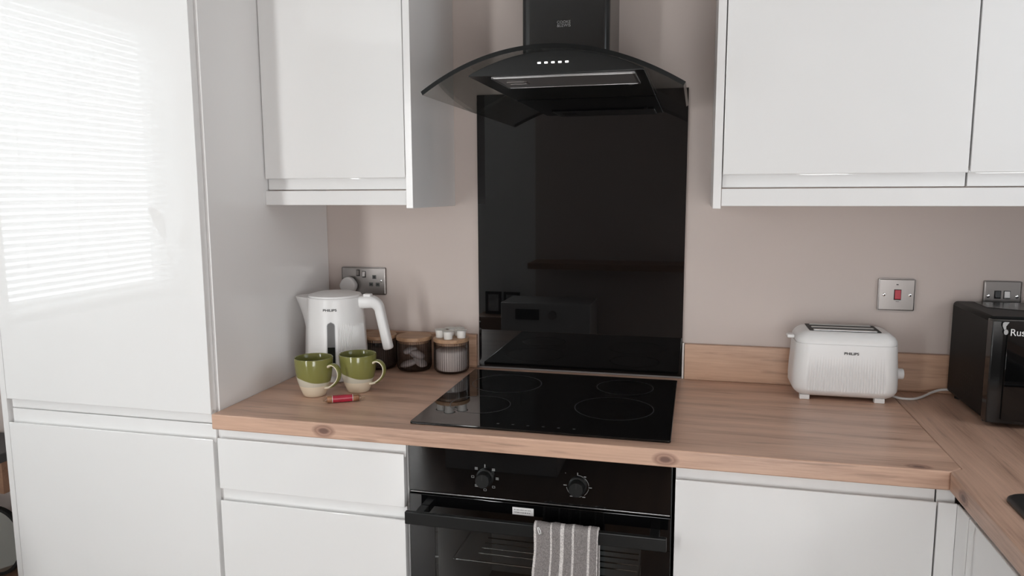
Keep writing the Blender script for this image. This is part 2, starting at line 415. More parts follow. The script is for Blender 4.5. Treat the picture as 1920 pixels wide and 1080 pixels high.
# sink window, garden door, blind and hall door: added unseen, only for the fill light
w = thing('added_sink_window', (XRW + 0.1, -0.92, SZ0), 'unseen white framed window added over the sink for fill light', 'window', kind='structure')
b = B(); x0, x1 = XRW + 0.1, XRW + 0.16
b.box(x0, x1, SY0, SY0 + 0.05, SZ0, SZ1, 0.004); b.box(x0, x1, SY1 - 0.05, SY1, SZ0, SZ1, 0.004); b.box(x0, x1, SY0, SY1, SZ0, SZ0 + 0.05, 0.004); b.box(x0, x1, SY0, SY1, SZ1 - 0.05, SZ1, 0.004)
b.out('window_frame', M_whiteplastic, w)
B().box(XRW + 0.125, XRW + 0.13, SY0 + 0.04, SY1 - 0.04, SZ0 + 0.04, SZ1 - 0.04).out('pane', thin_glass('added_sink_glass', (0.97, 0.98, 0.98)), w, smooth=0)
d = thing('added_garden_door', (1.21, YR - 0.08, ZF), 'white framed glazed garden door added unseen behind the camera for fill light', 'door', kind='structure')
b = B(); y0, y1 = YR - 0.11, YR - 0.06
b.box(GX0, GX0 + 0.03, y0, y1, ZF, GZ1, 0.003); b.box(GX1 - 0.03, GX1, y0, y1, ZF, GZ1, 0.003); b.box(GX0, GX1, y0, y1, ZF, ZF + 0.09, 0.003); b.box(GX0, GX1, y0, y1, GZ1 - 0.05, GZ1, 0.003)
b.out('door_frame', M_whiteplastic, d)
B().box(GX0 + 0.02, GX1 - 0.02, YR - 0.088, YR - 0.082, ZF + 0.08, GZ1 - 0.04).out('pane', thin_glass('added_garden_glass', (0.97, 0.98, 0.98)), d, smooth=0)
t = thing('added_roller_blind', (1.21, YR + 0.02, 0.41), 'unseen cream roller blind added to hide the upper garden door from reflections', 'blind')  # added blind, keeps the fill opening out of the cabinet reflections
B().box(GX0 - 0.02, GX1 + 0.015, YR + 0.012, YR + 0.015, 0.43, GZ1 + 0.05).out('fabric', pm('added_blind_fabric', (0.62, 0.58, 0.56), 0.9, bump=0.1), t, smooth=0)
B().lathe([(0.0, GX0 - 0.02), (0.02, GX0 - 0.02), (0.02, GX1 + 0.015), (0.0, GX1 + 0.015)], (0, YR + 0.025, GZ1 + 0.06), 24, axis='x').out('roller', M_whiteplastic, t)
B().box(GX0 - 0.02, GX1 + 0.015, YR + 0.008, YR + 0.019, 0.41, 0.431, 0.002).out('bottom_bar', M_whiteplastic, t)
d = thing('added_hall_door', (-1.16, YF - 0.1, ZF), 'white framed glazed hall door added unseen behind the camera for fill light', 'door', kind='structure')
b = B(); y0, y1 = YF - 0.14, YF - 0.09
b.box(HX_0, HX_0 + 0.02, y0, y1, ZF, HZ1, 0.003); b.box(HX_1 - 0.02, HX_1, y0, y1, ZF, HZ1, 0.003); b.box(HX_0, HX_1, y0, y1, ZF, ZF + 0.10, 0.003); b.box(HX_0, HX_1, y0, y1, HZ1 - 0.05, HZ1, 0.003)
b.out('door_frame', M_whiteplastic, d)
B().box(HX_0 + 0.015, HX_1 - 0.015, YF - 0.118, YF - 0.112, ZF + 0.09, HZ1 - 0.04).out('pane', thin_glass('added_hall_glass', (0.97, 0.98, 0.98)), d, smooth=0)

# ------------------------------------------------------------------ tall cabinet
DF = -0.605
t = thing('tall_cabinet', (-0.82, -0.29, ZF), 'tall white gloss cabinet with two handleless doors left of the worktop', 'cabinet')
B().box(-1.145, -1.127, -0.60, -0.002, ZF, 1.30, 0.001).out('side_panel', M_panel, t)
B().box(-0.513, -0.495, -0.582, -0.002, ZF, 1.30, 0.001).out('side_panel', M_panel, t)
b = B(); b.box(-1.126, -0.514, -0.56, -0.005, ZF + 0.14, 1.29); b.out('carcass', M_carcass, t)
B().box(-1.126, -0.514, -0.55, -0.53, ZF, ZF + 0.14).out('plinth', M_carcass, t)
door_y(-1.1205, -0.5035, -0.031, 1.28, 'bottom', DF, lip=0.026).out('door', M_gloss, t)
door_y(-1.1205, -0.5035, -0.77, -0.034, 'top', DF, lip=0.034).out('door', M_gloss, t)
B().box(-1.126, -0.51, -0.582, -0.561, -0.12, 0.05).out('gap_strip', M_carcass, t)

# ------------------------------------------------------------------ drawer unit
BF = -0.600
t = thing('drawer_unit', (-0.25, -0.29, ZF), 'white gloss drawer unit under the worktop left of the oven', 'cabinet')
B().box(-0.492, -0.004, -0.575, -0.02, ZF + 0.14, -0.0385).out('carcass', M_carcass, t)
B().box(-0.494, -0.003, -0.55, -0.53, ZF, ZF + 0.139).out('plinth', M_carcass, t)
door_y(-0.4945, -0.0065, -0.193, -0.0405, 'top', BF, lip=0.0245).out('drawer', M_gloss, t)
door_y(-0.4945, -0.0065, -0.475, -0.1965, 'top', BF, lip=0.0275).out('drawer', M_gloss, t)
door_y(-0.4945, -0.0065, -0.77, -0.479, 'top', BF, lip=0.0275).out('drawer', M_gloss, t)

# ------------------------------------------------------------------ base cabinets right of the oven, corner and sink run
t = thing('base_cabinet', (0.85, -0.29, ZF), 'white gloss base cabinet under the worktop right of the oven', 'cabinet')
B().box(0.604, 1.094, -0.575, -0.02, ZF + 0.14, -0.0385).out('carcass', M_carcass, t)
B().box(0.604, 1.094, -0.55, -0.53, ZF, ZF + 0.139).out('plinth', M_carcass, t)
door_y(0.602, 1.0955, -0.77, -0.0405, 'top', BF, lip=0.028).out('door', M_gloss, t)
t = thing('corner_cabinet', (1.41, -0.4, ZF), 'white corner post joining the two runs of base cabinets', 'cabinet')
b = B(); b.box(1.155, 1.70, -0.66, -0.02, ZF + 0.14, -0.0385); b.out('carcass', M_carcass, t)
door_y(1.0985, 1.1315, -0.77, -0.0405, 'top', BF, lip=0.028).out('filler_panel', M_gloss, t)
door_x(-0.662, -0.6005, -0.77, -0.0405, 'top', 1.131, lip=0.028).out('filler_panel', M_gloss, t)
t = thing('sink_cabinet', (1.41, -1.3, ZF), 'white gloss base cabinet under the black sink', 'cabinet')
b = B(); b.box(1.155, 1.70, -1.66, -0.665, ZF + 0.14, -0.25); b.out('carcass', M_carcass, t)
door_x(-1.16, -0.665, -0.77, -0.0405, 'top', 1.131, lip=0.028).out('door', M_gloss, t)
door_x(-1.66, -1.163, -0.77, -0.0405, 'top', 1.131, lip=0.028).out('door', M_gloss, t)
B().box(1.19, 1.21, -1.66, -0.6, ZF, ZF + 0.139).out('plinth', M_carcass, t)
t = thing('end_base_cabinet', (1.41, -2.0, ZF), 'white gloss base cabinet at the near end of the sink run', 'cabinet')
b = B(); b.box(1.155, 1.70, -2.39, -1.665, ZF + 0.14, -0.0385); b.out('carcass', M_carcass, t)
door_x(-2.39, -1.663, -0.77, -0.0405, 'top', 1.131, lip=0.028).out('door', M_gloss, t)
B().box(1.19, 1.21, -2.39, -1.665, ZF, ZF + 0.139).out('plinth', M_carcass, t)

# ------------------------------------------------------------------ worktops and upstands
def slab(faces2d, z0, z1, bev=0.003):
    t = bmesh.new(); vd = {}
    def V(p):
        if p not in vd: vd[p] = t.verts.new((p[0], p[1], z1))
        return vd[p]
    for f in faces2d: t.faces.new([V(p) for p in f])
    r = bmesh.ops.extrude_face_region(t, geom=list(t.faces))
    bmesh.ops.translate(t, verts=[g for g in r['geom'] if isinstance(g, bmesh.types.BMVert)], vec=(0, 0, z0 - z1))
    bmesh.ops.recalc_face_normals(t, faces=t.faces)
    es = [e for e in t.edges if len(e.link_faces) == 2 and e.calc_face_angle(0) > 0.6]
    for f in bmesh.ops.bevel(t, geom=es, offset=bev, segments=3, profile=0.5, affect='EDGES')['faces']: f.smooth = True
    b = B(); b.join(t); return b
M_wt = wood_mat('oak_laminate', 0, WL, WD, 1.0, 0.34, knots=(((-0.198, -0.617, -0.020), 0.014), ((0.580, -0.617, -0.021), 0.013), ((1.06, -0.60, 0.0), 0.012)))
M_wt2 = wood_mat('oak_laminate_return', 1, (0.62, 0.405, 0.30), (0.31, 0.185, 0.13), 1.0, 0.34, knots=(((1.112, -0.69, -0.022), 0.012),))
J = [(1.1375, -0.001), (1.1375, -0.592), (1.1105, -0.615)]
slab([[(-0.4965, -0.001), (-0.4965, -0.615), (1.1100, -0.615), (1.1370, -0.592), (1.1370, -0.001)][::-1]] if False else
     [[(-0.4945, -0.001), (-0.4945, -0.584), (-0.4965, -0.615), (1.1100, -0.615), (1.1370, -0.592), (1.1370, -0.001)]], -0.038, 0.0).out(
    'worktop', M_wt, None, (0, 0, 0), 'oak wood effect worktop under the hob, kettle and toaster', 'worktop')
slab([[J[0], J[1], J[2], (1.1105, -0.75), (1.20, -0.75), (1.60, -0.75), (1.712, -0.75), (1.712, -0.001)],
      [(1.1105, -0.75), (1.1105, -1.55), (1.20, -1.55), (1.20, -0.75)],
      [(1.60, -0.75), (1.60, -1.55), (1.712, -1.55), (1.712, -0.75)],
      [(1.1105, -1.55), (1.1105, -2.4), (1.712, -2.4), (1.712, -1.55), (1.60, -1.55), (1.20, -1.55)]], -0.038, 0.0).out(
    'worktop', M_wt2, None, (0, 0, 0), 'oak wood effect worktop return under the microwave and sink', 'worktop')
M_up = wood_mat('oak_laminate_upstand', 0, (0.64, 0.41, 0.285), (0.34, 0.20, 0.13), 1.1, 0.36)
B().box(-0.494, -0.006, -0.018, -0.0005, 0.0005, 0.102, 0.0012).out('upstand', M_up, None, (-0.25, -0.009, 0), 'short oak upstand behind the glass jars', 'upstand')
B().box(0.607, 1.712, -0.018, -0.0005, 0.0005, 0.102, 0.0012).out('upstand', M_up, None, (1.15, -0.009, 0), 'long oak upstand behind the toaster and microwave', 'upstand')

# ------------------------------------------------------------------ wall cabinets
UF = -0.340
t = thing('wall_cabinet', (-0.29, -0.16, 0.489), 'white gloss wall cabinet left of the cooker hood', 'cabinet')
B().box(-0.492, -0.0915, -0.317, -0.001, 0.537, 1.21).out('carcass', M_carcass, t)
door_y(-0.4925, -0.0935, 0.5375, 1.21, 'bottom', UF, lip=0.029).out('door', M_gloss, t)
B().box(-0.0905, -0.072, -0.342, -0.001, 0.489, 1.215, 0.001).out('end_panel', M_panel, t)
B().box(-0.4945, -0.0915, -0.339, -0.321, 0.497, 0.5345, 0.0012).out('pelmet', M_gloss, t)
t = thing('wall_cabinet', (0.93, -0.16, 0.489), 'white gloss wall cabinet above the toaster with an end panel', 'cabinet')
B().box(0.684, 1.189, -0.317, -0.001, 0.537, 1.21).out('carcass', M_carcass, t)
door_y(0.6855, 1.1885, 0.5375, 1.21, 'bottom', UF, lip=0.029).out('door', M_gloss, t)
B().box(0.665, 0.683, -0.342, -0.001, 0.489, 1.215, 0.001).out('end_panel', M_panel, t)
t = thing('wall_cabinet', (1.45, -0.16, 0.535), 'white gloss wall cabinet above the microwave at the right edge', 'cabinet')
B().box(1.1925, 1.70, -0.317, -0.001, 0.537, 1.21).out('carcass', M_carcass, t)
door_y(1.1925, 1.70, 0.5375, 1.21, 'bottom', UF, lip=0.029).out('door', M_gloss, t)
B().box(0.684, 1.712, -0.339, -0.321, 0.495, 0.5345, 0.0012).out('pelmet', M_gloss, None, (1.2, -0.33, 0.495), 'long white light rail under the right wall cabinets', 'pelmet')

# ------------------------------------------------------------------ splashback
t = thing('splashback', (0.3, -0.005, 0.004), 'tall black glass splashback on the wall behind the hob', 'splashback')
B().box(0.0, 0.6, -0.008, -0.002, 0.005, 0.808, 0.0008).out('glass_panel', M_blackglass, t)
b = B(); b.box(0.6005, 0.6055, -0.014, -0.001, 0.0005, 0.104, 0.001)
b.out('sealant', M_sealant, t)
B().box(-0.005, 0.6, -0.012, -0.001, 0.0002, 0.0048, 0.001).out('bottom_sealant', pm('grey_sealant', (0.20, 0.18, 0.175), 0.5), t)

# ------------------------------------------------------------------ hob
HX0, HX1, HY0, HY1 = 0.0, 0.59, -0.576, -0.056
t = thing('hob', (0.295, -0.316, 0.0), 'black ceramic glass hob set on the oak worktop', 'hob')
b = B()
def rrect(x0, x1, y0, y1, r, n=5):
    P = []
    for cx, cy, a0 in ((x1 - r, y1 - r, 0), (x0 + r, y1 - r, 90), (x0 + r, y0 + r, 180), (x1 - r, y0 + r, 270)):
        for k in range(n + 1):
            a = math.radians(a0 + 90 * k / n); P.append((cx + r * math.cos(a), cy + r * math.sin(a)))
    return P
b.prism(rrect(HX0, HX1, HY0, HY1, 0.006), fz, 0.0005, 0.006, bev=0.0012)
b.out('glass_top', M_blackglass, t)
M_hobring = pm('hob_ring_print', (0.035, 0.035, 0.036), 0.3)
def ring_mesh(cx, cy, z, r0, r1, n=72):
    v = []; f = []
    for k in range(n):
        a = 2 * PI * k / n
        v += [(cx + r0 * math.cos(a), cy + r0 * math.sin(a), z), (cx + r1 * math.cos(a), cy + r1 * math.sin(a), z)]
    for k in range(n):
        j = (k + 1) % n; f.append((2 * k, 2 * k + 1, 2 * j + 1, 2 * j))
    return B().raw(v, f)
for cx, cy, r in ((0.447, -0.365, 0.095), (0.120, -0.405, 0.075), (0.135, -0.195, 0.095), (0.455, -0.165, 0.075)):
    ring_mesh(cx, cy, 0.00615, r - 0.0012, r + 0.0012).out('cooking_zone', M_hobring, t, smooth=0)
for k in range(6):
    B().box(0.20 + 0.035 * k, 0.206 + 0.035 * k, -0.548, -0.542, 0.0060, 0.00615).out('touch_mark', M_hobring, t, smooth=0)

# ------------------------------------------------------------------ oven
OY = -0.590
t = thing('oven', (0.3, -0.3, -0.65), 'black built-in oven with two dials below the hob', 'oven')
b = B()   # cavity shell, open to the front
b.box(0.0, 0.012, -0.565, -0.03, -0.645, -0.045); b.box(0.583, 0.595, -0.565, -0.03, -0.645, -0.045)
b.box(0.012, 0.583, -0.565, -0.03, -0.645, -0.60); b.box(0.012, 0.583, -0.565, -0.03, -0.155, -0.045); b.box(0.012, 0.583, -0.05, -0.03, -0.60, -0.155)
b.out('body', pm('dark_enamel', (0.055, 0.058, 0.058), 0.35), t)
b = B(); b.box(0.045, 0.06, -0.56, -0.06, -0.60, -0.155); b.box(0.535, 0.55, -0.56, -0.06, -0.60, -0.155); b.box(0.06, 0.535, -0.10, -0.09, -0.60, -0.155)
b.out('cavity_liner', pm('grey_enamel', (0.26, 0.265, 0.262), 0.4), t)
B().box(0.001, 0.594, OY, -0.566, -0.153, -0.0425, 0.0015).out('control_panel', M_blackglass, t)
B().box(0.003, 0.592, OY + 0.002, -0.568, -0.1575, -0.1545, 0.0006).out('trim_strip', pm('dark_chrome_trim', (0.35, 0.35, 0.35), 0.25, metal=1), t)
dr = B()
dr.box(0.001, 0.594, OY, -0.568, -0.235, -0.160, 0.0015); dr.box(0.001, 0.062, OY, -0.568, -0.62, -0.235, 0.0); dr.box(0.533, 0.594, OY, -0.568, -0.62, -0.235, 0.0); dr.box(0.001, 0.594, OY, -0.568, -0.645, -0.58, 0.0015)
door = dr.out('door', M_blackglass, t)
B().box(0.062, 0.533, OY + 0.001, OY + 0.005, -0.58, -0.235).out('door_glass', thin_glass('smoked_oven_glass', (0.70, 0.71, 0.71)), door, smooth=0)
hb = B(); hb.box(0.012, 0.588, -0.648, -0.636, -0.209, -0.180, 0.002); hb.box(0.030, 0.050, -0.637, -0.5905, -0.203, -0.186, 0.001); hb.box(0.552, 0.572, -0.637, -0.5905, -0.203, -0.186, 0.001)
hb.out('handle', M_blacksatin, door)
st = B().box(0.2475, 0.2960, OY - 0.0008, OY, -0.186, -0.169).out('sticker', pm('white_sticker', (0.78, 0.77, 0.77), 0.5), door, smooth=0)
b = B(); x = 0.2515
for row, zc in enumerate((-0.1745, -0.1805)):
    x = 0.2515
    while x < 0.289:
        L = random.uniform(0.0012, 0.0046); b.box(x, min(x + L, 0.292), OY - 0.0010, OY - 0.0008, zc - 0.0011, zc + 0.0011); x += L + 0.0014
b.out('print', M_greyprint, door, smooth=0)
def knob(cx, cz):
    k = B().lathe([(0.0205, 0), (0.0205, -0.004), (0.0175, -0.006), (0.0165, -0.022), (0.0150, -0.024), (0, -0.024)], (cx, OY, cz), 40, axis='y').out('knob', M_blacksatin, t)
    B().box(cx - 0.0009, cx + 0.0009, OY - 0.0246, OY - 0.0240, cz + 0.002, cz + 0.014).out('pointer', M_blackmatt, k, smooth=0)
    return k
knob(0.184, -0.107); knob(0.394, -0.107)
def mark(b, cx, cz, a, r, w, h, hollow=False):
    x = cx + r * math.sin(a); z = cz + r * math.cos(a); y0, y1 = OY - 0.0004, OY
    if hollow:
        q = 0.0009
        b.box(x - w, x + w, y0, y1, z + h - q, z + h); b.box(x - w, x + w, y0, y1, z - h, z - h + q); b.box(x - w, x - w + q, y0, y1, z - h, z + h); b.box(x + w - q, x + w, y0, y1, z - h, z + h)
    else: b.box(x - w, x + w, y0, y1, z - h, z + h)
b = B()
mark(b, 0.184, -0.107, 0, 0.0275, 0.0012, 0.0036)
for k in range(1, 8):
    a = 2 * PI * k / 8
    mark(b, 0.184, -0.107, a, 0.0285, 0.0034, 0.0028, k in (3, 4, 6))
    if k in (1, 2, 5, 7): mark(b, 0.184, -0.107, a, 0.0285, 0.0030, 0.0008); 
b.out('dial_marks', M_greyprint, t, smooth=0, kind='stuff')
b = B()
for a, w, h in ((0, 0.0009, 0.0032), (0.62, 0.0026, 0.0011), (1.62, 0.0036, 0.0010), (2.62, 0.0032, 0.0010), (3.66, 0.0032, 0.0010), (4.72, 0.0036, 0.0010)):
    mark(b, 0.394, -0.107, a, 0.0275, w, h)
for a0, a1 in ((0.05, 0.5), (0.7, 1.5), (1.75, 2.5), (2.75, 3.5), (3.8, 4.55)):
    P = [(0.394 + 0.0245 * math.sin(a0 + (a1 - a0) * k / 8), OY - 0.0002, -0.107 + 0.0245 * math.cos(a0 + (a1 - a0) * k / 8)) for k in range(9)]
    b.sweep(P, [(-0.0005, -0.0002), (0.0005, -0.0002), (0.0005, 0.0002), (-0.0005, 0.0002)], up=(0, 1, 0))
b.out('dial_marks', M_greyprint, t, smooth=0, kind='stuff')
B().box(0.3665, 0.3680, OY - 0.0003, OY, -0.080, -0.0785).out('indicator', M_greyprint, t, smooth=0)
# wire shelf and side runners seen through the door
b = B(); zr = -0.358
b.tube([(0.075, -0.50, zr), (0.52, -0.50, zr)], 0.0028, 8); b.tube([(0.075, -0.13, zr), (0.52, -0.13, zr)], 0.0028, 8)
b.tube([(0.075, -0.50, zr), (0.075, -0.13, zr)], 0.0028, 8); b.tube([(0.52, -0.50, zr), (0.52, -0.13, zr)], 0.0028, 8)
for y in (-0.465, -0.437, -0.409, -0.381, -0.34, -0.28, -0.22): b.tube([(0.13 if y < -0.37 else 0.08, y, zr + 0.003), (0.515, y, zr + 0.003)], 0.0018, 6)
b.out('wire_shelf', M_chrome, t)

# ------------------------------------------------------------------ cooker hood
t = thing('cooker_hood', (0.3, -0.2, 0.75), 'black chimney cooker hood with an arched glass canopy', 'cooker hood')
ch = B(); ch.prism(rrect(0.190, 0.411, -0.250, -0.001, 0.022, 10), fz, 0.828, ZC - 0.002)
chim = ch.out('chimney', pm('black_chimney_paint', (0.008, 0.0085, 0.0085), 0.20, spec=0.5), t, smooth=50)
def gz(x): u = (x - 0.3) / 0.3; return 0.847 - 0.086 * u * u
def gy(x): u = (x - 0.3) / 0.3; return -0.502 + 0.040 * u * u
nX = 48; TH = 0.0095
vv, ff = [], []
for i in range(nX + 1):
    x = 0.6 * i / nX; z = gz(x); s = -2 * 0.086 * (x - 0.3) / 0.09; L = math.hypot(1, s); nx, nz = -s / L, 1 / L
    y0 = gy(x); yb = -0.010
    vv += [(x, y0, z), (x - nx * TH, y0, z - nz * TH), (x, yb, z), (x - nx * TH, yb, z - nz * TH)]
for i in range(nX):
    a, c = 4 * i, 4 * (i + 1)
    ff += [(a, c, c + 2, a + 2), (a + 1, a + 3, c + 3, c + 1), (a, a + 1, c + 1, c), (a + 2, c + 2, c + 3, a + 3)]
ff += [(0, 2, 3, 1), (4 * nX, 4 * nX + 1, 4 * nX + 3, 4 * nX + 2)]
M_hoodglass = thin_glass('smoked_hood_glass', (0.80, 0.81, 0.80), gloss=0.8)
M_glassedge = pm('dark_glass_edge', (0.004, 0.0045, 0.0045), 0.4, spec=0.15)
b = B().raw(vv, ff); bmesh.ops.recalc_face_normals(b.bm, faces=b.bm.faces)
b.bm.normal_update()
canopy = b.out('glass_canopy', None, t, allsmooth=True, mats=[M_hoodglass, M_glassedge], matfn=lambda c, n: 1 if abs(n.y) > 0.6 and c.y < -0.2 else 0)
# body: lens-shaped front, flat underside
lens = []
n = 28; XA, XB, ZB, ZT = 0.118, 0.512, 0.789, 0.8385
for k in range(n + 1):
    x = XA + (XB - XA) * k / n; u = (x - 0.315) / ((XB - XA) / 2); lens.append((x, ZB + 0.003 + (ZT - ZB - 0.003) * (1 - abs(u) ** 2.15)))
lens += [(XB, ZB), (XA, ZB)]
B().prism(lens, fx, -0.468, -0.012, bev=0.0012, ang=1.0).out('body', M_blacksatin, t)
f = B(); f.box(0.168, 0.492, -0.455, -0.290, 0.7845, 0.7888, 0.001)
fl = f.out('filter', pm('grey_mesh_filter', (0.30, 0.29, 0.29), 0.4, metal=0.7, bump=0.4, bscale=500), t)
b = B()
for (a0, a1, c0, c1) in ((0.168, 0.492, -0.455, -0.449), (0.168, 0.492, -0.296, -0.290), (0.168, 0.174, -0.455, -0.290), (0.486, 0.492, -0.455, -0.290)): b.box(a0, a1, c0, c1, 0.7835, 0.7860, 0.0005)
b.out('frame', pm('pale_metal_frame', (0.5, 0.5, 0.5), 0.3, metal=1), fl)
b = B(); b.box(0.190, 0.235, -0.395, -0.391, 0.7828, 0.7845); b.box(0.190, 0.235, -0.360, -0.356, 0.7828, 0.7845); b.box(0.233, 0.237, -0.395, -0.356, 0.7828, 0.7845)
b.out('latch', M_steel, fl)
B().lathe([(0.006, 0.7850), (0.006, 0.7889), (0, 0.7889)], (0.468, -0.272, 0), 20).out('lamp_lens', pm('hood_lamp_lens', (0.9, 0.9, 0.9), 0.1, metal=0.6), t)
M_led = pm('lit_button', (0.9, 0.9, 0.9), 0.4, emit=(1.0, 0.98, 0.96), estr=1.2)
for k in range(5):
    x = 0.2825 + 0.0155 * k
    B().box(x - 0.0038, x + 0.0038, -0.4700, -0.4675, 0.8105, 0.8145, 0.0008).out('button', M_led, t)
for txt, z, hh in (('COOKE', 0.9420, 0.0062), ('&LEWIS', 0.9335, 0.0072)):
    v, fcs = text_geo(txt, hh, 0.01, 1.02)
    w = max(a for a, _ in v) - min(a for a, _ in v); k = 0.034 / w
    B().raw([(0.2985 + a * k, -0.2506, z + c) for a, c in v], fcs).out('lettering', M_dimprint if False else pm('chimney_lettering', (0.16, 0.16, 0.16), 0.4), chim, smooth=0)

# ------------------------------------------------------------------ wall plates
def plate(b, x0, x1, z0, z1, y=-0.0085):
    b.prism(rrect(x0, x1, z0, z1, 0.004, 4), lambda u, p, q: (p, u, q), -0.0005, y + 0.001, bev=0.0)
    b.prism(rrect(x0 + 0.0005, x1 - 0.0005, z0 + 0.0005, z1 - 0.0005, 0.004, 4), lambda u, p, q: (p, u, q), y + 0.0035, y, bev=0.003, seg=3, ang=1.0)
def screw(x, z, par, y=-0.0085):
    s = B().lathe([(0.0042, 0), (0.0040, -0.0012), (0.0026, -0.0018), (0, -0.0018)], (x, y, z), 20, axis='y').out('screw', M_chrome, par)
    B().box(x - 0.0028, x + 0.0028, y - 0.0021, y - 0.0017, z - 0.0004, z + 0.0004).out('slot', M_blackmatt, s, smooth=0)
t = thing('double_socket', (-0.374, -0.005, 0.213), 'brushed steel double wall socket above the kettle', 'socket')
b = B(); plate(b, -0.4475, -0.3005, 0.213, 0.2985); b.out('plate', M_steel, t)
for x, mt in ((-0.3905, M_chrome), (-0.3765, M_whiteplastic)):
    pass
def rocker(x, z, w, h, mat, par, y=-0.0085):
    r = B().box(x - w - 0.0015, x + w + 0.0015, y - 0.0008, y, z - h - 0.0015, z + h + 0.0015).out('rocker_frame', M_blackmatt, par, smooth=0)
    B().prism([(y - 0.0008, z - h), (y - 0.0045, z - h + 0.002), (y - 0.0022, z + h), (y - 0.0008, z + h)], fy, x - w, x + w, bev=0.0006).out('rocker', mat, par)
rocker(-0.3915, 0.2805, 0.0042, 0.0085, M_steel, t); rocker(-0.3715, 0.2765, 0.0045, 0.0085, M_chrome, t)
for x, z, w, h in ((-0.3375, 0.2685, 0.0022, 0.0042), (-0.3485, 0.2455, 0.0036, 0.0020), (-0.3265, 0.2455, 0.0036, 0.0020)):
    s = B().box(x - 0.0065, x + 0.0065, -0.0090, -0.0084, z - 0.0058, z + 0.0058, 0.0003).out('socket_insert', pm('dark_grey_insert', (0.06, 0.065, 0.06), 0.5), t)
    B().box(x - w, x + w, -0.0094, -0.0089, z - h, z + h).out('pin_hole', M_blackmatt, s, smooth=0)
screw(-0.3145, 0.257, t)
# plug in the left outlet
t = thing('plug', (-0.419, -0.02, 0.215), 'white plug in the double socket behind the kettle', 'plug')
pp = []
for k in range(28):
    a = 2 * PI * k / 28; r = 0.0265; x = math.cos(a); z = math.sin(a)
    rr = r * (1.0 - 0.10 * max(0, z) + 0.0)
    pp.append((-0.4185 + rr * x * (1.0 - 0.18 * max(0, z)), 0.2440 + rr * z * 1.06))
B().prism(pp, lambda u, p, q: (p, u, q), -0.0092, -0.034, bev=0.005, seg=3, ang=1.0).out('plug_body', M_whiteplastic, t)
B().tube([(-0.4185, -0.025, 0.220), (-0.4185, -0.028, 0.205), (-0.418, -0.045, 0.150), (-0.416, -0.06, 0.06), (-0.41, -0.085, 0.012)], 0.0032, 8, up=(1, 0, 0)).out('cord', M_whiteplastic, t)
t = thing('cooker_switch', (1.145, -0.005, 0.214), 'brushed steel wall switch with a red rocker above the toaster', 'switch')
b = B(); plate(b, 1.1005, 1.1900, 0.2140, 0.2995); b.out('plate', M_steel, t)
M_red = pm('red_rocker', (0.45, 0.03, 0.05), 0.25)
rocker(1.1475, 0.2570, 0.0072, 0.0125, M_red, t)
screw(1.1140, 0.2565, t); screw(1.1765, 0.2565, t)
B().box(1.1435, 1.1485, -0.0091, -0.0084, 0.2825, 0.2850).out('indicator', M_blackmatt, t, smooth=0)
B().box(1.1440, 1.1520, -0.0091, -0.0084, 0.2385, 0.2395).out('print', M_darkprint, t, smooth=0)
t = thing('fused_switch', (1.392, -0.005, 0.214), 'brushed steel wall switch behind the microwave', 'switch')
b = B(); plate(b, 1.3485, 1.4345, 0.2140, 0.2995); b.out('plate', M_steel, t)
rocker(1.3800, 0.2640, 0.0062, 0.0090, M_blackplastic, t); rocker(1.4010, 0.2640, 0.0062, 0.0090, M_whiteplastic, t)
screw(1.3590, 0.2600, t); screw(1.4240, 0.2600, t)

# ------------------------------------------------------------------ kettle
KX, KY = -0.372, -0.203
kb = B().lathe([(0.080, 0.0), (0.084, 0.003), (0.084, 0.012), (0.079, 0.017), (0.0, 0.017)], (KX, KY, 0.0005), 64)
t = thing('kettle', (KX, KY, 0.0), 'white plastic kettle with a side handle in the corner', 'kettle')
kb.out('base', M_whiteplastic, t)
SPOUT = math.radians(186); HAND = math.radians(4)
def adiff(a, b): return (a - b + PI) % (2 * PI) - PI
WINA = math.radians(-72)
def kr(r, z, a):
    d = adiff(a, SPOUT)
    s = max(0.0, min(1.0, (z - 0.150) / 0.085))
    r += 0.038 * s ** 1.15 * max(0, math.cos(min(PI / 2, abs(d) * (1.9 + 0.6 * s)))) ** 1.5
    da = adiff(a, WINA)
    if 0.22 < da < 1.35 and z < 0.170:
        fade = min(1, (0.170 - z) / 0.02, max(0, (z - 0.024) / 0.006))
        r -= 0.0019 * max(0, fade) * (0.5 - 0.5 * math.cos(a * 128))
    return r
prof = [(0.0, 0.0185), (0.082, 0.0185), (0.0875, 0.021), (0.0895, 0.026)]
for k in range(1, 41):
    z = 0.026 + (0.233 - 0.026) * k / 40; f_ = k / 40
    prof.append((0.0895 - 0.0105 * f_ ** 1.3, z))
prof += [(0.0782, 0.2355), (0.0765, 0.2365), (0.0755, 0.2360), (0.0755, 0.230), (0.0, 0.230)]
body = B().lathe(prof, (KX, KY, 0), 768, rf=lambda r, z, a: kr(r, z, a) if r > 0.0765 else r)
body = body.out('body', M_whiteplastic, t, smooth=40)
B().lathe([(0.0, 0.2305), (0.0735, 0.2305), (0.0750, 0.2335), (0.0750, 0.2385), (0.0735, 0.2415), (0.055, 0.2465), (0.03, 0.2485), (0.0, 0.249)], (KX, KY, 0), 64).out('lid', M_whiteplastic, t)
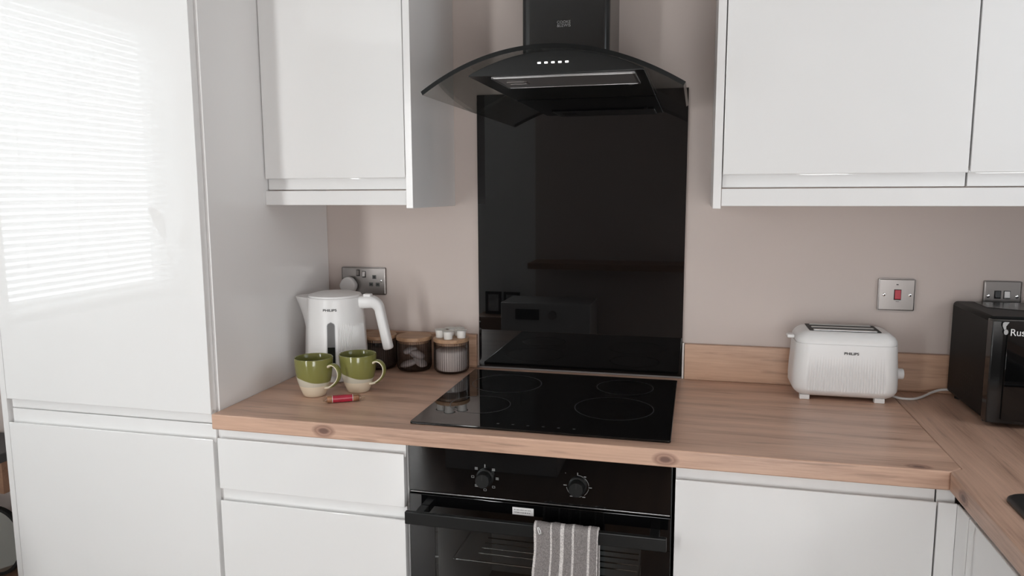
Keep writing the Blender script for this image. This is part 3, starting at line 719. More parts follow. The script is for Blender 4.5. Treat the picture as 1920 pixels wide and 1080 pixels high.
# water window: curved strip with rounded ends
def kcyl(a, z, off): 
    r = 0.0895 - 0.0105 * max(0, (z - 0.026) / 0.207) ** 1.3 + off
    return (KX + r * math.cos(a), KY + r * math.sin(a), z)
def strip(z0, z1, hw, off, rtop, rbot, n=26, m=9):
    def fn(u, v):
        z = z0 + (z1 - z0) * u; w = hw
        if rtop and z > z1 - hw: w = math.sqrt(max(0, hw * hw - (z - (z1 - hw)) ** 2))
        if rbot and z < z0 + hw: w = math.sqrt(max(0, hw * hw - (z - (z0 + hw)) ** 2))
        return kcyl(WINA + (v * 2 - 1) * w / 0.086, z, off)
    return B().grid(fn, n, m)
strip(0.044, 0.1735, 0.0118, 0.0006, True, True).out('window_frame', pm('grey_window_frame', (0.35, 0.35, 0.35), 0.3), t)
strip(0.103, 0.1715, 0.0100, 0.0011, True, False).out('water_window', pm('smoky_window', (0.17, 0.17, 0.17), 0.12), t)
strip(0.046, 0.103, 0.0100, 0.0011, False, True).out('water_level', pm('dark_window', (0.010, 0.012, 0.012), 0.10), t)
# handle: starts at the top of the body, turns down and ends free
def hp(d, z): return (KX + d * math.cos(HAND), KY + d * math.sin(HAND), z)
pts = [hp(0.066, 0.219), hp(0.085, 0.220), hp(0.105, 0.221)]
for k in range(1, 9):
    a = math.radians(90 - 80 * k / 8); pts.append(hp(0.108 + 0.026 * math.cos(a), 0.195 + 0.026 * math.sin(a)))
for k in range(1, 8): pts.append(hp(0.1336 + 0.023 * k / 7, 0.1995 - 0.110 * k / 7))
pts += [hp(0.1572, 0.0862), hp(0.1576, 0.0845)]
n_ = len(pts); scl = []
for i in range(n_):
    s = 1.30 if i < 3 else 1.30 - 0.32 * min(1, (i - 2) / 8)
    if i == n_ - 2: s *= 0.86
    if i == n_ - 1: s *= 0.6
    scl.append(s)
sec = [(0.0140 * math.copysign(abs(math.cos(a)) ** 0.65, math.cos(a)), 0.0145 * math.copysign(abs(math.sin(a)) ** 0.65, math.sin(a))) for a in [2 * PI * k / 24 for k in range(24)]]
hdl = B().sweep(pts, sec, up=(-math.sin(HAND), math.cos(HAND), 0), scl=scl).out('handle', M_whiteplastic, t, smooth=50)
B().box(KX + 0.090, KX + 0.112, KY - 0.006, KY + 0.012, 0.236, 0.2445, 0.002).out('lid_button', M_whiteplastic, t)
v, fcs = text_geo('PHILIPS', 0.0062, 0.03, 1.0)
w_ = max(a for a, _ in v) - min(a for a, _ in v); k_ = 0.038 / w_
B().raw([kcyl(WINA - 0.03 + a * k_ / 0.081, 0.2030 + c, 0.0007) for a, c in v], fcs).out('lettering', M_darkprint, body, smooth=0)

# ------------------------------------------------------------------ glass jars with bamboo lids
M_jar = thin_glass('ribbed_jar_glass', (0.92, 0.91, 0.91))
_nt = M_jar.node_tree; _tr = next(n for n in _nt.nodes if n.type == 'BSDF_TRANSPARENT'); _lw = next(n for n in _nt.nodes if n.type == 'LAYER_WEIGHT')
_rp = _nt.nodes.new('ShaderNodeValToRGB'); _e = _rp.color_ramp.elements      # ribbed glass looks denser where it turns away
_e[0].position = 0.10; _e[0].color = (0.95, 0.94, 0.94, 1); _e[1].position = 0.85; _e[1].color = (0.30, 0.27, 0.27, 1)
_nt.links.new(_lw.outputs['Facing'], _rp.inputs['Fac']); _nt.links.new(_rp.outputs['Color'], _tr.inputs[0])
M_bamboo = wood_mat('bamboo', 0, (0.52, 0.33, 0.20), (0.33, 0.19, 0.11), 1.5, 0.45)
JY = -0.0745
def jar(x, label):
    t = thing('glass_jar', (x, JY, 0.0005), label, 'jar', 'ribbed glass jars with bamboo lids')
    R = 0.0510; N = 46
    pr = [(0.0, 0.0005), (0.040, 0.0005), (0.046, 0.003), (0.0495, 0.009), (R, 0.016), (R, 0.092), (R - 0.0028, 0.092), (R - 0.0030, 0.016), (0.044, 0.0075), (0.0, 0.0065)]
    def rf(r, z, a):
        if r >= 0.0495: return r + 0.0013 * math.cos(a * N)
        return r
    B().lathe(pr, (x, JY, 0), N * 6, rf=rf).out('glass', M_jar, t, smooth=50)
    lid = B().lathe([(0.0, 0.0925), (0.0515, 0.0925), (0.0530, 0.0940), (0.0530, 0.1020), (0.0515, 0.1040), (0.0, 0.1040)], (x, JY, 0), 64).out('lid', M_bamboo, t)
    B().lathe([(0.0455, 0.084), (0.0468, 0.085), (0.0468, 0.0924), (0.0, 0.0924)], (x, JY, 0), 48).out('stopper', M_bamboo, lid)
    return t
jar(-0.066, 'glass jar of sugar with milk pots on its bamboo lid, nearest the hob')
jar(-0.184, 'middle glass jar with a bamboo lid and pale sachets inside')
jar(-0.297, 'glass jar of dark coffee half hidden behind the kettle handle')
def fill(x, z1, mat, name, label, cat):
    def rf(r, z, a): return r
    pr = [(0.0, 0.0075), (0.0425, 0.0080), (0.0465, 0.0165)]
    for k in range(1, 5): pr.append((0.0470, 0.0165 + (z1 - 0.0165) * k / 4))
    pr += [(0.044, z1 + 0.002), (0.03, z1 + 0.004), (0.0, z1 + 0.005)]
    B().lathe(pr, (x, JY, 0), 48).out(name, mat, None, (x, JY, 0.0075), label, cat, kind='stuff', smooth=60)
fill(-0.066, 0.064, pm('white_sugar', (0.80, 0.75, 0.71), 0.8, bump=0.6, bscale=900), 'sugar', 'white sugar filling the jar nearest the hob', 'sugar')
fill(-0.297, 0.070, pm('coffee_granules', (0.035, 0.018, 0.012), 0.7, bump=1.0, bscale=500), 'coffee', 'dark coffee granules in the jar behind the kettle', 'coffee')
# sachets in the middle jar
M_sachet = pm('pale_paper_sachet', (0.55, 0.52, 0.52), 0.6, bump=0.3, bscale=120)
for i, (dx, dy, z, a, tl, s) in enumerate(((-0.012, -0.018, 0.021, 0.3, -0.25, 1.0), (0.022, -0.010, 0.026, -0.5, 0.5, 0.9), (0.004, 0.014, 0.038, 0.9, 0.35, 0.9), (0.014, -0.006, 0.048, -0.2, 0.42, 0.85), (-0.015, 0.006, 0.056, 0.5, -0.3, 0.85))):
    nu, nv = 20, 12
    def fn(u, v):
        a1 = 2 * PI * u; b1 = PI * (v - 0.5)
        c = math.cos(b1)
        p = Vector((0.026 * s * math.copysign(abs(math.cos(a1)) ** 0.7, math.cos(a1)) * c, 0.020 * s * math.copysign(abs(math.sin(a1)) ** 0.7, math.sin(a1)) * c, 0.0095 * math.sin(b1)))
        return p
    b = B().grid(fn, nu, nv, closeu=True)
    bmesh.ops.remove_doubles(b.bm, verts=b.bm.verts, dist=1e-5)
    b.bm.transform(Matrix.Translation((-0.184 + dx, JY + dy, z)) @ Matrix.Rotation(a, 4, 'Z') @ Matrix.Rotation(tl, 4, 'Y'))
    b.out('sachet', M_sachet, None, (-0.184 + dx, JY + dy, z - 0.009), ('large pale paper sachet at the front left of the middle glass jar', 'pale paper sachet at the front right of the middle glass jar', 'pale paper sachet at the back of the middle glass jar', 'pale paper sachet slanting across the middle of the middle glass jar', 'pale paper sachet on top of the pile in the middle glass jar')[i], 'sachet', 'sachets in the middle jar', smooth=60)
# milk pots on the lid
M_pot = pm('white_milk_pot', (0.80, 0.78, 0.75), 0.4); M_foil = pm('silver_foil_lid', (0.62, 0.66, 0.64), 0.35, metal=0.8, bump=0.4, bscale=300)
pot0 = None
for dx, dy, lab in ((-0.030, -0.012, 'white milk pot with a foil lid, leftmost on the jar lid'), (0.0015, -0.033, 'white milk pot at the front of the jar lid'), (0.033, -0.006, 'white milk pot, rightmost on the jar lid'),
                    (-0.011, 0.022, 'white milk pot standing at the back left of the jar lid'), (0.016, 0.026, 'white milk pot standing at the back right of the jar lid')):
    x, y = -0.066 + dx, JY + dy
    if pot0 is None:
        pot0 = thing('milk_pot', (x, y, 0.1042), lab, 'milk pot', 'milk pots on the jar lid')
        B().lathe([(0.0, 0.1042), (0.0118, 0.1042), (0.0124, 0.1050), (0.0142, 0.1262), (0.0142, 0.1270), (0.0, 0.1270)], (x, y, 0), 36).out('cup', M_pot, pot0)
        B().lathe([(0.0168, 0.1271), (0.0170, 0.1276), (0.0166, 0.1282), (0.0, 0.1284)], (x, y, 0), 36, rf=lambda r, z, a: r * (1 + 0.10 * max(0, math.cos(a - 0.6)) ** 12)).out('foil_lid', M_foil, pot0)
    else: copy_thing(pot0, (x, y, 0.1042), lab, rotz=random.uniform(0, 6))

# ------------------------------------------------------------------ mugs
M_mug = bpy.data.materials.new('dipped_glaze'); M_mug.use_nodes = True
nt = M_mug.node_tree; pb = nt.nodes['Principled BSDF']; N = nt.nodes.new; L = nt.links.new
tc = N('ShaderNodeTexCoord'); sp = N('ShaderNodeSeparateXYZ'); L(tc.outputs['Object'], sp.inputs[0])
sl = N('ShaderNodeMath'); sl.operation = 'MULTIPLY_ADD'; sl.inputs[1].default_value = 0.19; L(sp.outputs['X'], sl.inputs[0]); L(sp.outputs['Z'], sl.inputs[2])
nz_ = N('ShaderNodeTexNoise'); nz_.inputs['Scale'].default_value = 14; L(tc.outputs['Object'], nz_.inputs['Vector'])
wv = N('ShaderNodeMath'); wv.operation = 'MULTIPLY_ADD'; wv.inputs[1].default_value = 0.016; L(nz_.outputs['Fac'], wv.inputs[0]); L(sl.outputs[0], wv.inputs[2])
g1 = N('ShaderNodeMapRange'); g1.inputs[1].default_value = 0.0530; g1.inputs[2].default_value = 0.0545; L(wv.outputs[0], g1.inputs[0])
g2 = N('ShaderNodeMapRange'); g2.inputs[1].default_value = 0.0290; g2.inputs[2].default_value = 0.0300; L(sp.outputs['Z'], g2.inputs[0])
c1 = N('ShaderNodeMix'); c1.data_type = 'RGBA'; c1.inputs[6].default_value = (0.72, 0.63, 0.49, 1); c1.inputs[7].default_value = (0.56, 0.53, 0.44, 1); L(g2.outputs[0], c1.inputs[0])
c2 = N('ShaderNodeMix'); c2.data_type = 'RGBA'; c2.inputs[7].default_value = (0.195, 0.192, 0.058, 1); L(g1.outputs[0], c2.inputs[0]); L(c1.outputs[2], c2.inputs[6])
L(c2.outputs[2], pb.inputs['Base Color']); pb.inputs['Roughness'].default_value = 0.14
M_mugin = pm('olive_glaze', (0.185, 0.185, 0.055), 0.14, var=0.03)
M_cream = pm('cream_glaze', (0.72, 0.65, 0.52), 0.2)
def mug(x, y, rot, label):
    t = thing('mug', (x, y, 0.0005), label, 'mug', 'two-tone mugs')
    out_p = [(0.0, 0.0005), (0.0270, 0.0005), (0.0290, 0.002), (0.0325, 0.010), (0.0365, 0.020), (0.0405, 0.032), (0.0440, 0.045), (0.0465, 0.058), (0.0482, 0.072), (0.0492, 0.086), (0.0498, 0.1005), (0.0492, 0.1025), (0.0478, 0.1025)]
    in_p = [(0.0478, 0.1025), (0.0466, 0.1005), (0.0458, 0.086), (0.0445, 0.070), (0.0420, 0.054), (0.0380, 0.036), (0.032, 0.020), (0.022, 0.009), (0.0, 0.0065)]
    B().lathe(out_p[:-1] + [(0.0478, 0.1025)] + in_p[1:], (x, y, 0), 72).out('cup', None, t, smooth=60, mats=[M_mug, M_mugin], matfn=None)
    o = t.children[0]
    for p in o.data.polygons:
        c = p.center; r = math.hypot(c.x, c.y)
        inner = p.normal.z > 0.02 and c.z > 0.004 and (p.normal.x * c.x + p.normal.y * c.y) < 0 or (c.z > 0.098 and p.normal.z > 0.5) or (p.normal.x * c.x + p.normal.y * c.y) < -1e-6
        p.material_index = 1 if inner else 0
    pts = [(0.0450, 0.079), (0.0500, 0.0835), (0.0580, 0.0860), (0.0680, 0.0830), (0.0755, 0.0745), (0.0780, 0.0630), (0.0755, 0.0510), (0.0680, 0.0400), (0.0570, 0.0310), (0.0470, 0.0255), (0.0370, 0.0240)]
    P = []
    for i in range(len(pts) - 1):
        for k in range(3):
            u = k / 3; a = Vector(pts[max(i - 1, 0)]); b_ = Vector(pts[i]); c_ = Vector(pts[i + 1]); d_ = Vector(pts[min(i + 2, len(pts) - 1)])
            q = 0.5 * ((2 * b_) + (c_ - a) * u + (2 * a - 5 * b_ + 4 * c_ - d_) * u * u + (3 * b_ - a - 3 * c_ + d_) * u ** 3); P.append(q)
    P.append(Vector(pts[-1]))
    path = [(x + math.cos(rot) * q.x, y + math.sin(rot) * q.x, q.y) for q in P]
    scl = [1.15 - 0.25 * math.sin(PI * i / (len(P) - 1)) for i in range(len(P))]
    # wide strap: olive outside, cream inside and edges
    sec = [(0.0032 * math.copysign(abs(math.cos(a)) ** 0.8, math.cos(a)), 0.0085 * math.copysign(abs(math.sin(a)) ** 0.8, math.sin(a))) for a in [2 * PI * k / 16 for k in range(16)]]
    up = (-math.sin(rot), math.cos(rot), 0)
    B().sweep(path, sec, up=up, scl=scl).out('handle', M_cream, t, smooth=70)
    B().sweep(path[:-5], [(0.0012, -0.0086), (0.0030, -0.0078), (0.0038, -0.0045), (0.0040, 0.0), (0.0038, 0.0045), (0.0030, 0.0078), (0.0012, 0.0086)], up=up, scl=scl[:-5]).out('glaze_band', M_mugin, t, smooth=70)
    return t
mug(-0.336, -0.402, math.radians(-8), 'olive and cream mug nearer the tall cabinet, in front of the kettle')
mug(-0.241, -0.338, math.radians(-4), 'olive and cream mug nearer the jars, beside the kettle')

# ------------------------------------------------------------------ wrapped biscuit bar
bx = Vector((-0.232, -0.446, 0.0)); ba = math.atan2(0.050, 0.088)
t = thing('wrapped_biscuit', (bx.x, bx.y, 0.0005), 'wrapped biscuit bar with a red label in front of the mugs', 'biscuit')
def barsec(l, w, h): 
    return [(w * math.copysign(abs(math.cos(a)) ** 0.7, math.cos(a)), h + h * math.copysign(abs(math.sin(a)) ** 0.7, math.sin(a))) for a in [2 * PI * k / 24 for k in range(24)]]
R_ = Matrix.Translation((bx.x, bx.y, 0.0008)) @ Matrix.Rotation(ba, 4, 'Z')
def bar_part(name, stations, mat, sm=60):
    b = B(); tb = bmesh.new(); rings = []
    for (l, w, h, zc) in stations:
        rings.append([tb.verts.new((l, w * math.copysign(abs(math.cos(a)) ** 0.7, math.cos(a)), zc + h * math.copysign(abs(math.sin(a)) ** 0.7, math.sin(a)))) for a in [2 * PI * k / 28 for k in range(28)]])
    for A, C in zip(rings, rings[1:]):
        for k in range(28): tb.faces.new((A[k], A[(k + 1) % 28], C[(k + 1) % 28], C[k]))
    tb.faces.new(rings[0][::-1]); tb.faces.new(rings[-1]); bmesh.ops.recalc_face_normals(tb, faces=tb.faces)
    b.join(tb, R_); return b.out(name, mat, t, smooth=sm)
bar_part('biscuit', [(-0.040, 0.0085, 0.0070, 0.0085), (-0.0385, 0.0098, 0.0082, 0.0085), (0.0385, 0.0098, 0.0082, 0.0085), (0.040, 0.0085, 0.0070, 0.0085)], pm('brown_biscuit', (0.30, 0.14, 0.07), 0.3, bump=0.5, bscale=180, var=0.35, vscale=120))
bar_part('label', [(-0.0265, 0.0104, 0.0088, 0.0090), (0.0225, 0.0104, 0.0088, 0.0090)], pm('red_label', (0.40, 0.018, 0.045), 0.3, var=0.08, vscale=60))
for l in (-0.0275, 0.0228): bar_part('label_border', [(l, 0.0105, 0.0089, 0.0090), (l + 0.0012, 0.0105, 0.0089, 0.0090)], M_lightprint)
M_wrap = thin_glass('clear_wrapper', (0.86, 0.80, 0.76), rough=0.12)
bar_part('wrapper_end', [(-0.0405, 0.0092, 0.0080, 0.0088), (-0.0435, 0.0095, 0.0050, 0.0085), (-0.0465, 0.0100, 0.0012, 0.0080), (-0.0505, 0.0108, 0.0006, 0.0078)], M_wrap)
bar_part('wrapper_end', [(0.0405, 0.0092, 0.0080, 0.0088), (0.0435, 0.0095, 0.0050, 0.0085), (0.0465, 0.0100, 0.0012, 0.0080), (0.0535, 0.0112, 0.0006, 0.0078)], M_wrap)

# ------------------------------------------------------------------ toaster
TX, TYF, TYB = 1.0035, -0.172, -0.026
t = thing('toaster', (TX, -0.1, 0.0005), 'white two-slot toaster with a ribbed front', 'toaster')
def tloop(inset, hw, yf, yb, rad, ribs=0.0, nrib=28):
    x0, x1, y0, y1 = TX - hw + inset, TX + hw - inset, yf + inset, yb - inset
    r = max(0.004, rad - inset)
    P = []
    for k in range(9): a = PI + PI / 2 * k / 8; P.append((x0 + r + r * math.cos(a), y0 + r + r * math.sin(a)))
    nf = nrib * 6; xa, xb = x0 + r, x1 - r
    for k in range(1, nf):
        x = xa + (xb - xa) * k / nf
        P.append((x, y0 + ribs * (0.5 - 0.5 * math.cos(2 * PI * nrib * k / nf))))
    for k in range(9): a = -PI / 2 + PI / 2 * k / 8; P.append((x1 - r + r * math.cos(a), y0 + r + r * math.sin(a)))
    for k in range(9): a = PI / 2 * k / 8; P.append((x1 - r + r * math.cos(a), y1 - r + r * math.sin(a)))
    for k in range(9): a = PI / 2 + PI / 2 * k / 8; P.append((x0 + r + r * math.cos(a), y1 - r + r * math.sin(a)))
    return P
def loft(levels, cap0=True, cap1=True):
    tb = bmesh.new(); rings = [[tb.verts.new((p[0], p[1], z)) for p in lp] for z, lp in levels]; m = len(rings[0])
    for A, C in zip(rings, rings[1:]):
        for k in range(m): tb.faces.new((A[k], A[(k + 1) % m], C[(k + 1) % m], C[k]))
    if cap0: tb.faces.new(rings[0][::-1])
    if cap1: tb.faces.new(rings[-1])
    bmesh.ops.recalc_face_normals(tb, faces=tb.faces)
    for f in tb.faces: f.smooth = len(f.verts) < 5
    b = B(); b.join(tb); return b
lv = []
for z, ins, hw, rb in ((0.0095, 0.030, 0.124, 0), (0.0115, 0.021, 0.124, 0), (0.016, 0.012, 0.124, 0), (0.022, 0.0055, 0.1245, 0), (0.029, 0.0015, 0.1248, 0.0), (0.033, 0.0004, 0.125, 0.0022), (0.05, 0, 0.125, 0.0022), (0.07, 0, 0.1245, 0.0022), (0.090, 0.0004, 0.1238, 0.0015), (0.102, 0.0008, 0.1232, 0.0), (0.125, 0.0013, 0.1222, 0), (0.1475, 0.0020, 0.1215, 0)):
    lv.append((z, tloop(ins, hw, TYF, TYB, 0.034, rb)))
tb_ = loft(lv).out('body', M_whiteplastic, t, smooth=40)
lv = [(0.1475, tloop(0.0045, 0.1215, TYF, TYB, 0.034)), (0.1490, tloop(0.0045, 0.1215, TYF, TYB, 0.034)), (0.1495, tloop(0.0022, 0.1215, TYF, TYB, 0.034)), (0.158, tloop(0.0030, 0.1212, TYF, TYB, 0.034)), (0.166, tloop(0.0070, 0.1205, TYF, TYB, 0.034)),
      (0.172, tloop(0.0130, 0.1195, TYF, TYB, 0.034)), (0.1760, tloop(0.0190, 0.1180, TYF, TYB, 0.034)), (0.1778, tloop(0.0240, 0.1175, TYF, TYB, 0.034)), (0.1780, tloop(0.0270, 0.1170, TYF, TYB, 0.034))]
loft(lv).out('top_cover', M_whiteplastic, t, smooth=40)
sf = B(); sf.box(0.918, 1.082, -0.146, -0.136, 0.1775, 0.1800, 0.0008); sf.box(0.918, 1.082, -0.062, -0.052, 0.1775, 0.1800, 0.0008); sf.box(0.918, 0.926, -0.146, -0.052, 0.1775, 0.1800, 0.0008); sf.box(1.074, 1.082, -0.146, -0.052, 0.1775, 0.1800, 0.0008)
sfo = B().prism(rrect(0.916, 1.084, -0.148, -0.050, 0.004), fz, 0.1775, 0.1790).out('slot_frame', M_blackmatt, t)
for y in (-0.140, -0.1015, -0.063):
    B().box(0.9255, 1.0745, y - 0.0065, y + 0.0065, 0.1785, 0.1812, 0.002).out('slot_rail', pm('grey_slot_rail', (0.55, 0.55, 0.54), 0.35, metal=0.5), sfo)
lev = B(); lev.box(TX - 0.137, TX - 0.119, -0.118, -0.090, 0.151, 0.1605, 0.003); lev.out('lever', M_whiteplastic, t)
B().lathe([(0.0, 0.117), (0.0150, 0.117), (0.0150, 0.124), (0.0138, 0.126), (0.0138, 0.138), (0.0128, 0.1395), (0.0, 0.1395)], (TX, -0.125, 0.072), 40, axis='x').out('dial', M_whiteplastic, t)
for x in (0.910, 1.086):
    for y in (-0.148, -0.05): B().box(x - 0.012, x + 0.012, y - 0.008, y + 0.008, 0.0005, 0.0125, 0.0015).out('foot', M_whiteplastic, t)
v, fcs = text_geo('PHILIPS', 0.0062, 0.03, 1.0); w_ = max(a for a, _ in v) - min(a for a, _ in v); k_ = 0.034 / w_
B().raw([(1.0125 + a * k_, TYF + 0.0006, 0.1240 + c) for a, c in v], fcs).out('lettering', M_darkprint, tb_, smooth=0)
P = [(1.105, -0.060, 0.016), (1.125, -0.085, 0.0065), (1.142, -0.103, 0.0042), (1.160, -0.108, 0.0040), (1.178, -0.103, 0.0040), (1.196, -0.087, 0.0042), (1.215, -0.065, 0.0055), (1.238, -0.040, 0.0085), (1.262, -0.026, 0.012), (1.30, -0.022, 0.014)]
Q = []
for i in range(len(P) - 1):
    for k in range(4):
        u = k / 4; a, b_, c_, d_ = [Vector(P[max(0, min(len(P) - 1, i + j))]) for j in (-1, 0, 1, 2)]
        Q.append(0.5 * ((2 * b_) + (c_ - a) * u + (2 * a - 5 * b_ + 4 * c_ - d_) * u * u + (3 * b_ - a - 3 * c_ + d_) * u ** 3))
B().tube(Q, 0.0032, 10).out('cord', M_whiteplastic, t)

# ------------------------------------------------------------------ microwave
t = thing('microwave', (1.48, -0.16, 0.0005), 'black microwave oven at the right end of the worktop', 'microwave')
MX0, MX1 = 1.2735, 1.698
b = B(); b.prism(rrect(MX0, MX1, 0.010, 0.2480, 0.010, 4), lambda u, p, q: (p, u, q), -0.030, -0.268, bev=0.002, ang=1.0)
mb = b.out('body', pm('black_painted_metal', (0.006, 0.006, 0.006), 0.45, spec=0.15, bump=0.03, bscale=900), t)
# shallow raised field on the lid with a curved front edge
cur = [(1.315, -0.045)] + [(1.315 + 0.36 * k / 16, -0.135 - 0.100 * math.sin(PI * (k / 16) * 0.5 + 0.0) ** 0.8 if k < 16 else -0.235) for k in range(17)] + [(1.675, -0.045)]
B().prism(cur, fz, 0.2478, 0.2494, bev=0.0006, ang=1.0).out('lid_panel', pm('black_lid', (0.016, 0.016, 0.016), 0.25), t)
# door: slightly bowed front
fr = []
for k in range(17): 
    x = MX0 - 0.001 + (1.600 - MX0) * k / 16; fr.append((x, -0.300 - 0.006 * math.sin(PI * k / 16) ** 0.6))
fr += [(1.599, -0.269), (MX0 - 0.001, -0.269)]
dd = B().prism(fr, fz, 0.0105, 0.2440, bev=0.0025, seg=3, ang=0.9).out('door', M_blackplastic, t)
B().box(1.602, MX1, -0.304, -0.269, 0.0105, 0.2440, 0.0025).out('control_panel', M_blackplastic, t)
for z in (0.20, 0.075): B().lathe([(0.020, -0.304), (0.0195, -0.320), (0.018, -0.322), (0, -0.322)], (1.65, 0, z), 32, axis='y').out('dial', M_blacksatin, t)
B().box(1.300, 1.575, -0.3078, -0.3055, 0.020, 0.215, 0.001).out('door_window', M_blackglass, dd)
b = B()
for x in (1.295, 1.675):
    for y in (-0.06, -0.25): b.lathe([(0.012, 0.0005), (0.012, 0.0115), (0, 0.0115)], (x, y, 0), 16)
b.out('feet', M_blackmatt, t)
b = B()
for i in range(7):
    for k in range(6 - (i % 2)):
        b.box(MX0 - 0.0003, MX0 + 0.002, -0.20 + 0.013 * i, -0.194 + 0.013 * i, 0.040 + 0.010 * k, 0.043 + 0.010 * k)
b.out('vent', M_blackmatt, mb, smooth=0)
v, fcs = text_geo('Russell Hobbs', 0.0150, 0.008, 1.0); x_min = min(a for a, _ in v)
B().raw([(1.3055 + (a - x_min) * 0.93, -0.3083, 0.2120 + c) for a, c in v], fcs).out('lettering', M_lightprint, dd, smooth=0)
b = B(); y = -0.3083
a_ = [(1.2885, 0.2330), (1.2890, 0.2395), (1.2925, 0.2420), (1.3015, 0.2418), (1.2985, 0.2370), (1.2955, 0.2320), (1.2960, 0.2270), (1.2925, 0.2240)]
b.prism(a_, lambda u, p, q: (p, u, q), y, y - 0.0004)
b.prism([(1.2962 + 0.0043 * math.cos(2 * PI * k / 20), 0.2195 + 0.0060 * math.sin(2 * PI * k / 20)) for k in range(20)], lambda u, p, q: (p, u, q), y, y - 0.0004)
b.out('emblem', pm('silver_emblem', (0.42, 0.42, 0.42), 0.4), dd, smooth=0)

# ------------------------------------------------------------------ sink
t = thing('sink', (1.40, -1.15, -0.18), 'black composite sink set into the worktop return', 'sink')
def srect(d, z, r): return (z, rrect(1.158 + d, 1.642 - d, -1.60 + d, -0.712 - d, max(0.006, r), 8))
loft([srect(0.0, 0.0006, 0.040), srect(0.0005, 0.0045, 0.040), srect(0.003, 0.0062, 0.038), srect(0.008, 0.0066, 0.034), srect(0.040, 0.0055, 0.03), srect(0.047, 0.003, 0.028), srect(0.050, -0.01, 0.026), srect(0.056, -0.16, 0.03), srect(0.075, -0.175, 0.03), srect(0.2, -0.178, 0.02)], cap0=False).out('bowl', pm('black_composite', (0.012, 0.012, 0.012), 0.3, bump=0.05, bscale=800), t)
B().lathe([(0.042, -0.1775), (0.042, -0.1755), (0.034, -0.1745), (0.0, -0.1765)], (1.40, -1.15, 0), 40).out('drain', M_chrome, t)

# ------------------------------------------------------------------ tea towel over the oven handle
M_towel = bpy.data.materials.new('striped_terry'); M_towel.use_nodes = True
nt = M_towel.node_tree; pb = nt.nodes['Principled BSDF']; N = nt.nodes.new; L = nt.links.new
uv = N('ShaderNodeUVMap'); sp = N('ShaderNodeSeparateXYZ'); L(uv.outputs[0], sp.inputs[0])
rp = N('ShaderNodeValToRGB'); rp.color_ramp.interpolation = 'LINEAR'
G = (0.235, 0.215, 0.21, 1); Wt = (0.62, 0.585, 0.57, 1)
stops = [(0.0, Wt), (0.034, Wt), (0.042, G)]
for c, h in ((0.272, 0.011), (0.447, 0.025), (0.615, 0.013), (0.862, 0.014)): stops += [(c - h - 0.006, G), (c - h, Wt), (c + h, Wt), (c + h + 0.006, G)]
stops += [(0.982, G), (0.988, Wt), (1.0, Wt)]
e = rp.color_ramp.elements
while len(e) > 1: e.remove(e[0])
e[0].position, e[0].color = stops[0]
for p, c in stops[1:]: q = e.new(p); q.color = c
L(sp.outputs['X'], rp.inputs['Fac'])
tc = N('ShaderNodeTexCoord'); mp = N('ShaderNodeMapping'); mp.inputs['Scale'].default_value = (700, 700, 320); L(tc.outputs['Object'], mp.inputs[0])
nn = N('ShaderNodeTexNoise'); nn.inputs['Scale'].default_value = 1; nn.inputs['Detail'].default_value = 3; L(mp.outputs[0], nn.inputs['Vector'])
r2 = N('ShaderNodeMapRange'); r2.inputs[1].default_value = 0.3; r2.inputs[2].default_value = 0.7; r2.inputs[3].default_value = 0.6; r2.inputs[4].default_value = 1.35; L(nn.outputs['Fac'], r2.inputs[0])
mx = N('ShaderNodeMix'); mx.data_type = 'RGBA'; mx.blend_type = 'MULTIPLY'; mx.inputs[0].default_value = 1.0; L(rp.outputs[0], mx.inputs[6]); L(r2.outputs[0], mx.inputs[7])
L(mx.outputs[2], pb.inputs['Base Color']); pb.inputs['Roughness'].default_value = 0.95
bp = N('ShaderNodeBump'); bp.inputs['Strength'].default_value = 0.8; bp.inputs['Distance'].default_value = 0.002; L(nn.outputs['Fac'], bp.inputs['Height']); L(bp.outputs[0], pb.inputs['Normal'])
t = thing('tea_towel', (0.378, -0.645, -0.52), 'grey striped terry towel hanging over the oven handle', 'towel')
prof = [(-0.618, -0.40), (-0.620, -0.30), (-0.623, -0.22), (-0.6265, -0.195), (-0.631, -0.181), (-0.6375, -0.1745), (-0.645, -0.1745), (-0.651, -0.178), (-0.6545, -0.186), (-0.6560, -0.20), (-0.6565, -0.23), (-0.657, -0.30), (-0.658, -0.40), (-0.659, -0.52)]
cum = [0]
for a, b_ in zip(prof, prof[1:]): cum.append(cum[-1] + math.dist(a, b_))
def at(s):
    for i in range(len(cum) - 1):
        if s <= cum[i + 1] + 1e-9:
            k = (s - cum[i]) / (cum[i + 1] - cum[i]); return (prof[i][0] + (prof[i + 1][0] - prof[i][0]) * k, prof[i][1] + (prof[i + 1][1] - prof[i][1]) * k)
    return prof[-1]
nu, nv = 90, 240; top = cum[6]
vv = []; uvs = []
for j in range(nv):
    s = cum[-1] * j / (nv - 1); y, z = at(s); fr_ = max(0, s - top) / (cum[-1] - top)
    for i in range(nu):
        u = i / (nu - 1)
        x = 0.3095 + 0.1385 * u + (0.0035 * math.sin(3.1 * s * 9 + 0.5) * (1 - u) - 0.001 * u) * min(1, fr_ * 5)
        d = 0.0022 * math.sin(u * 15 + 1 + 2 * z) * min(1, fr_ * 4) + 0.0011 * noise.noise((u * 60, s * 400, 0.3))
        ny = -1 if s > top else 1
        zz_ = z + (0.0013 * noise.noise((u * 50, 1.7, 0)) + 0.001 * math.sin(u * 22)) * math.exp(-((s - top) / 0.02) ** 2)
        vv.append((x, y + ny * (abs(d) if s <= top else d), zz_)); uvs.append((u, s))
ff = [(j * nu + i, j * nu + i + 1, (j + 1) * nu + i + 1, (j + 1) * nu + i) for j in range(nv - 1) for i in range(nu - 1)]
b = B().raw(vv, ff); b.bm.verts.ensure_lookup_table(); b.bm.verts.index_update()
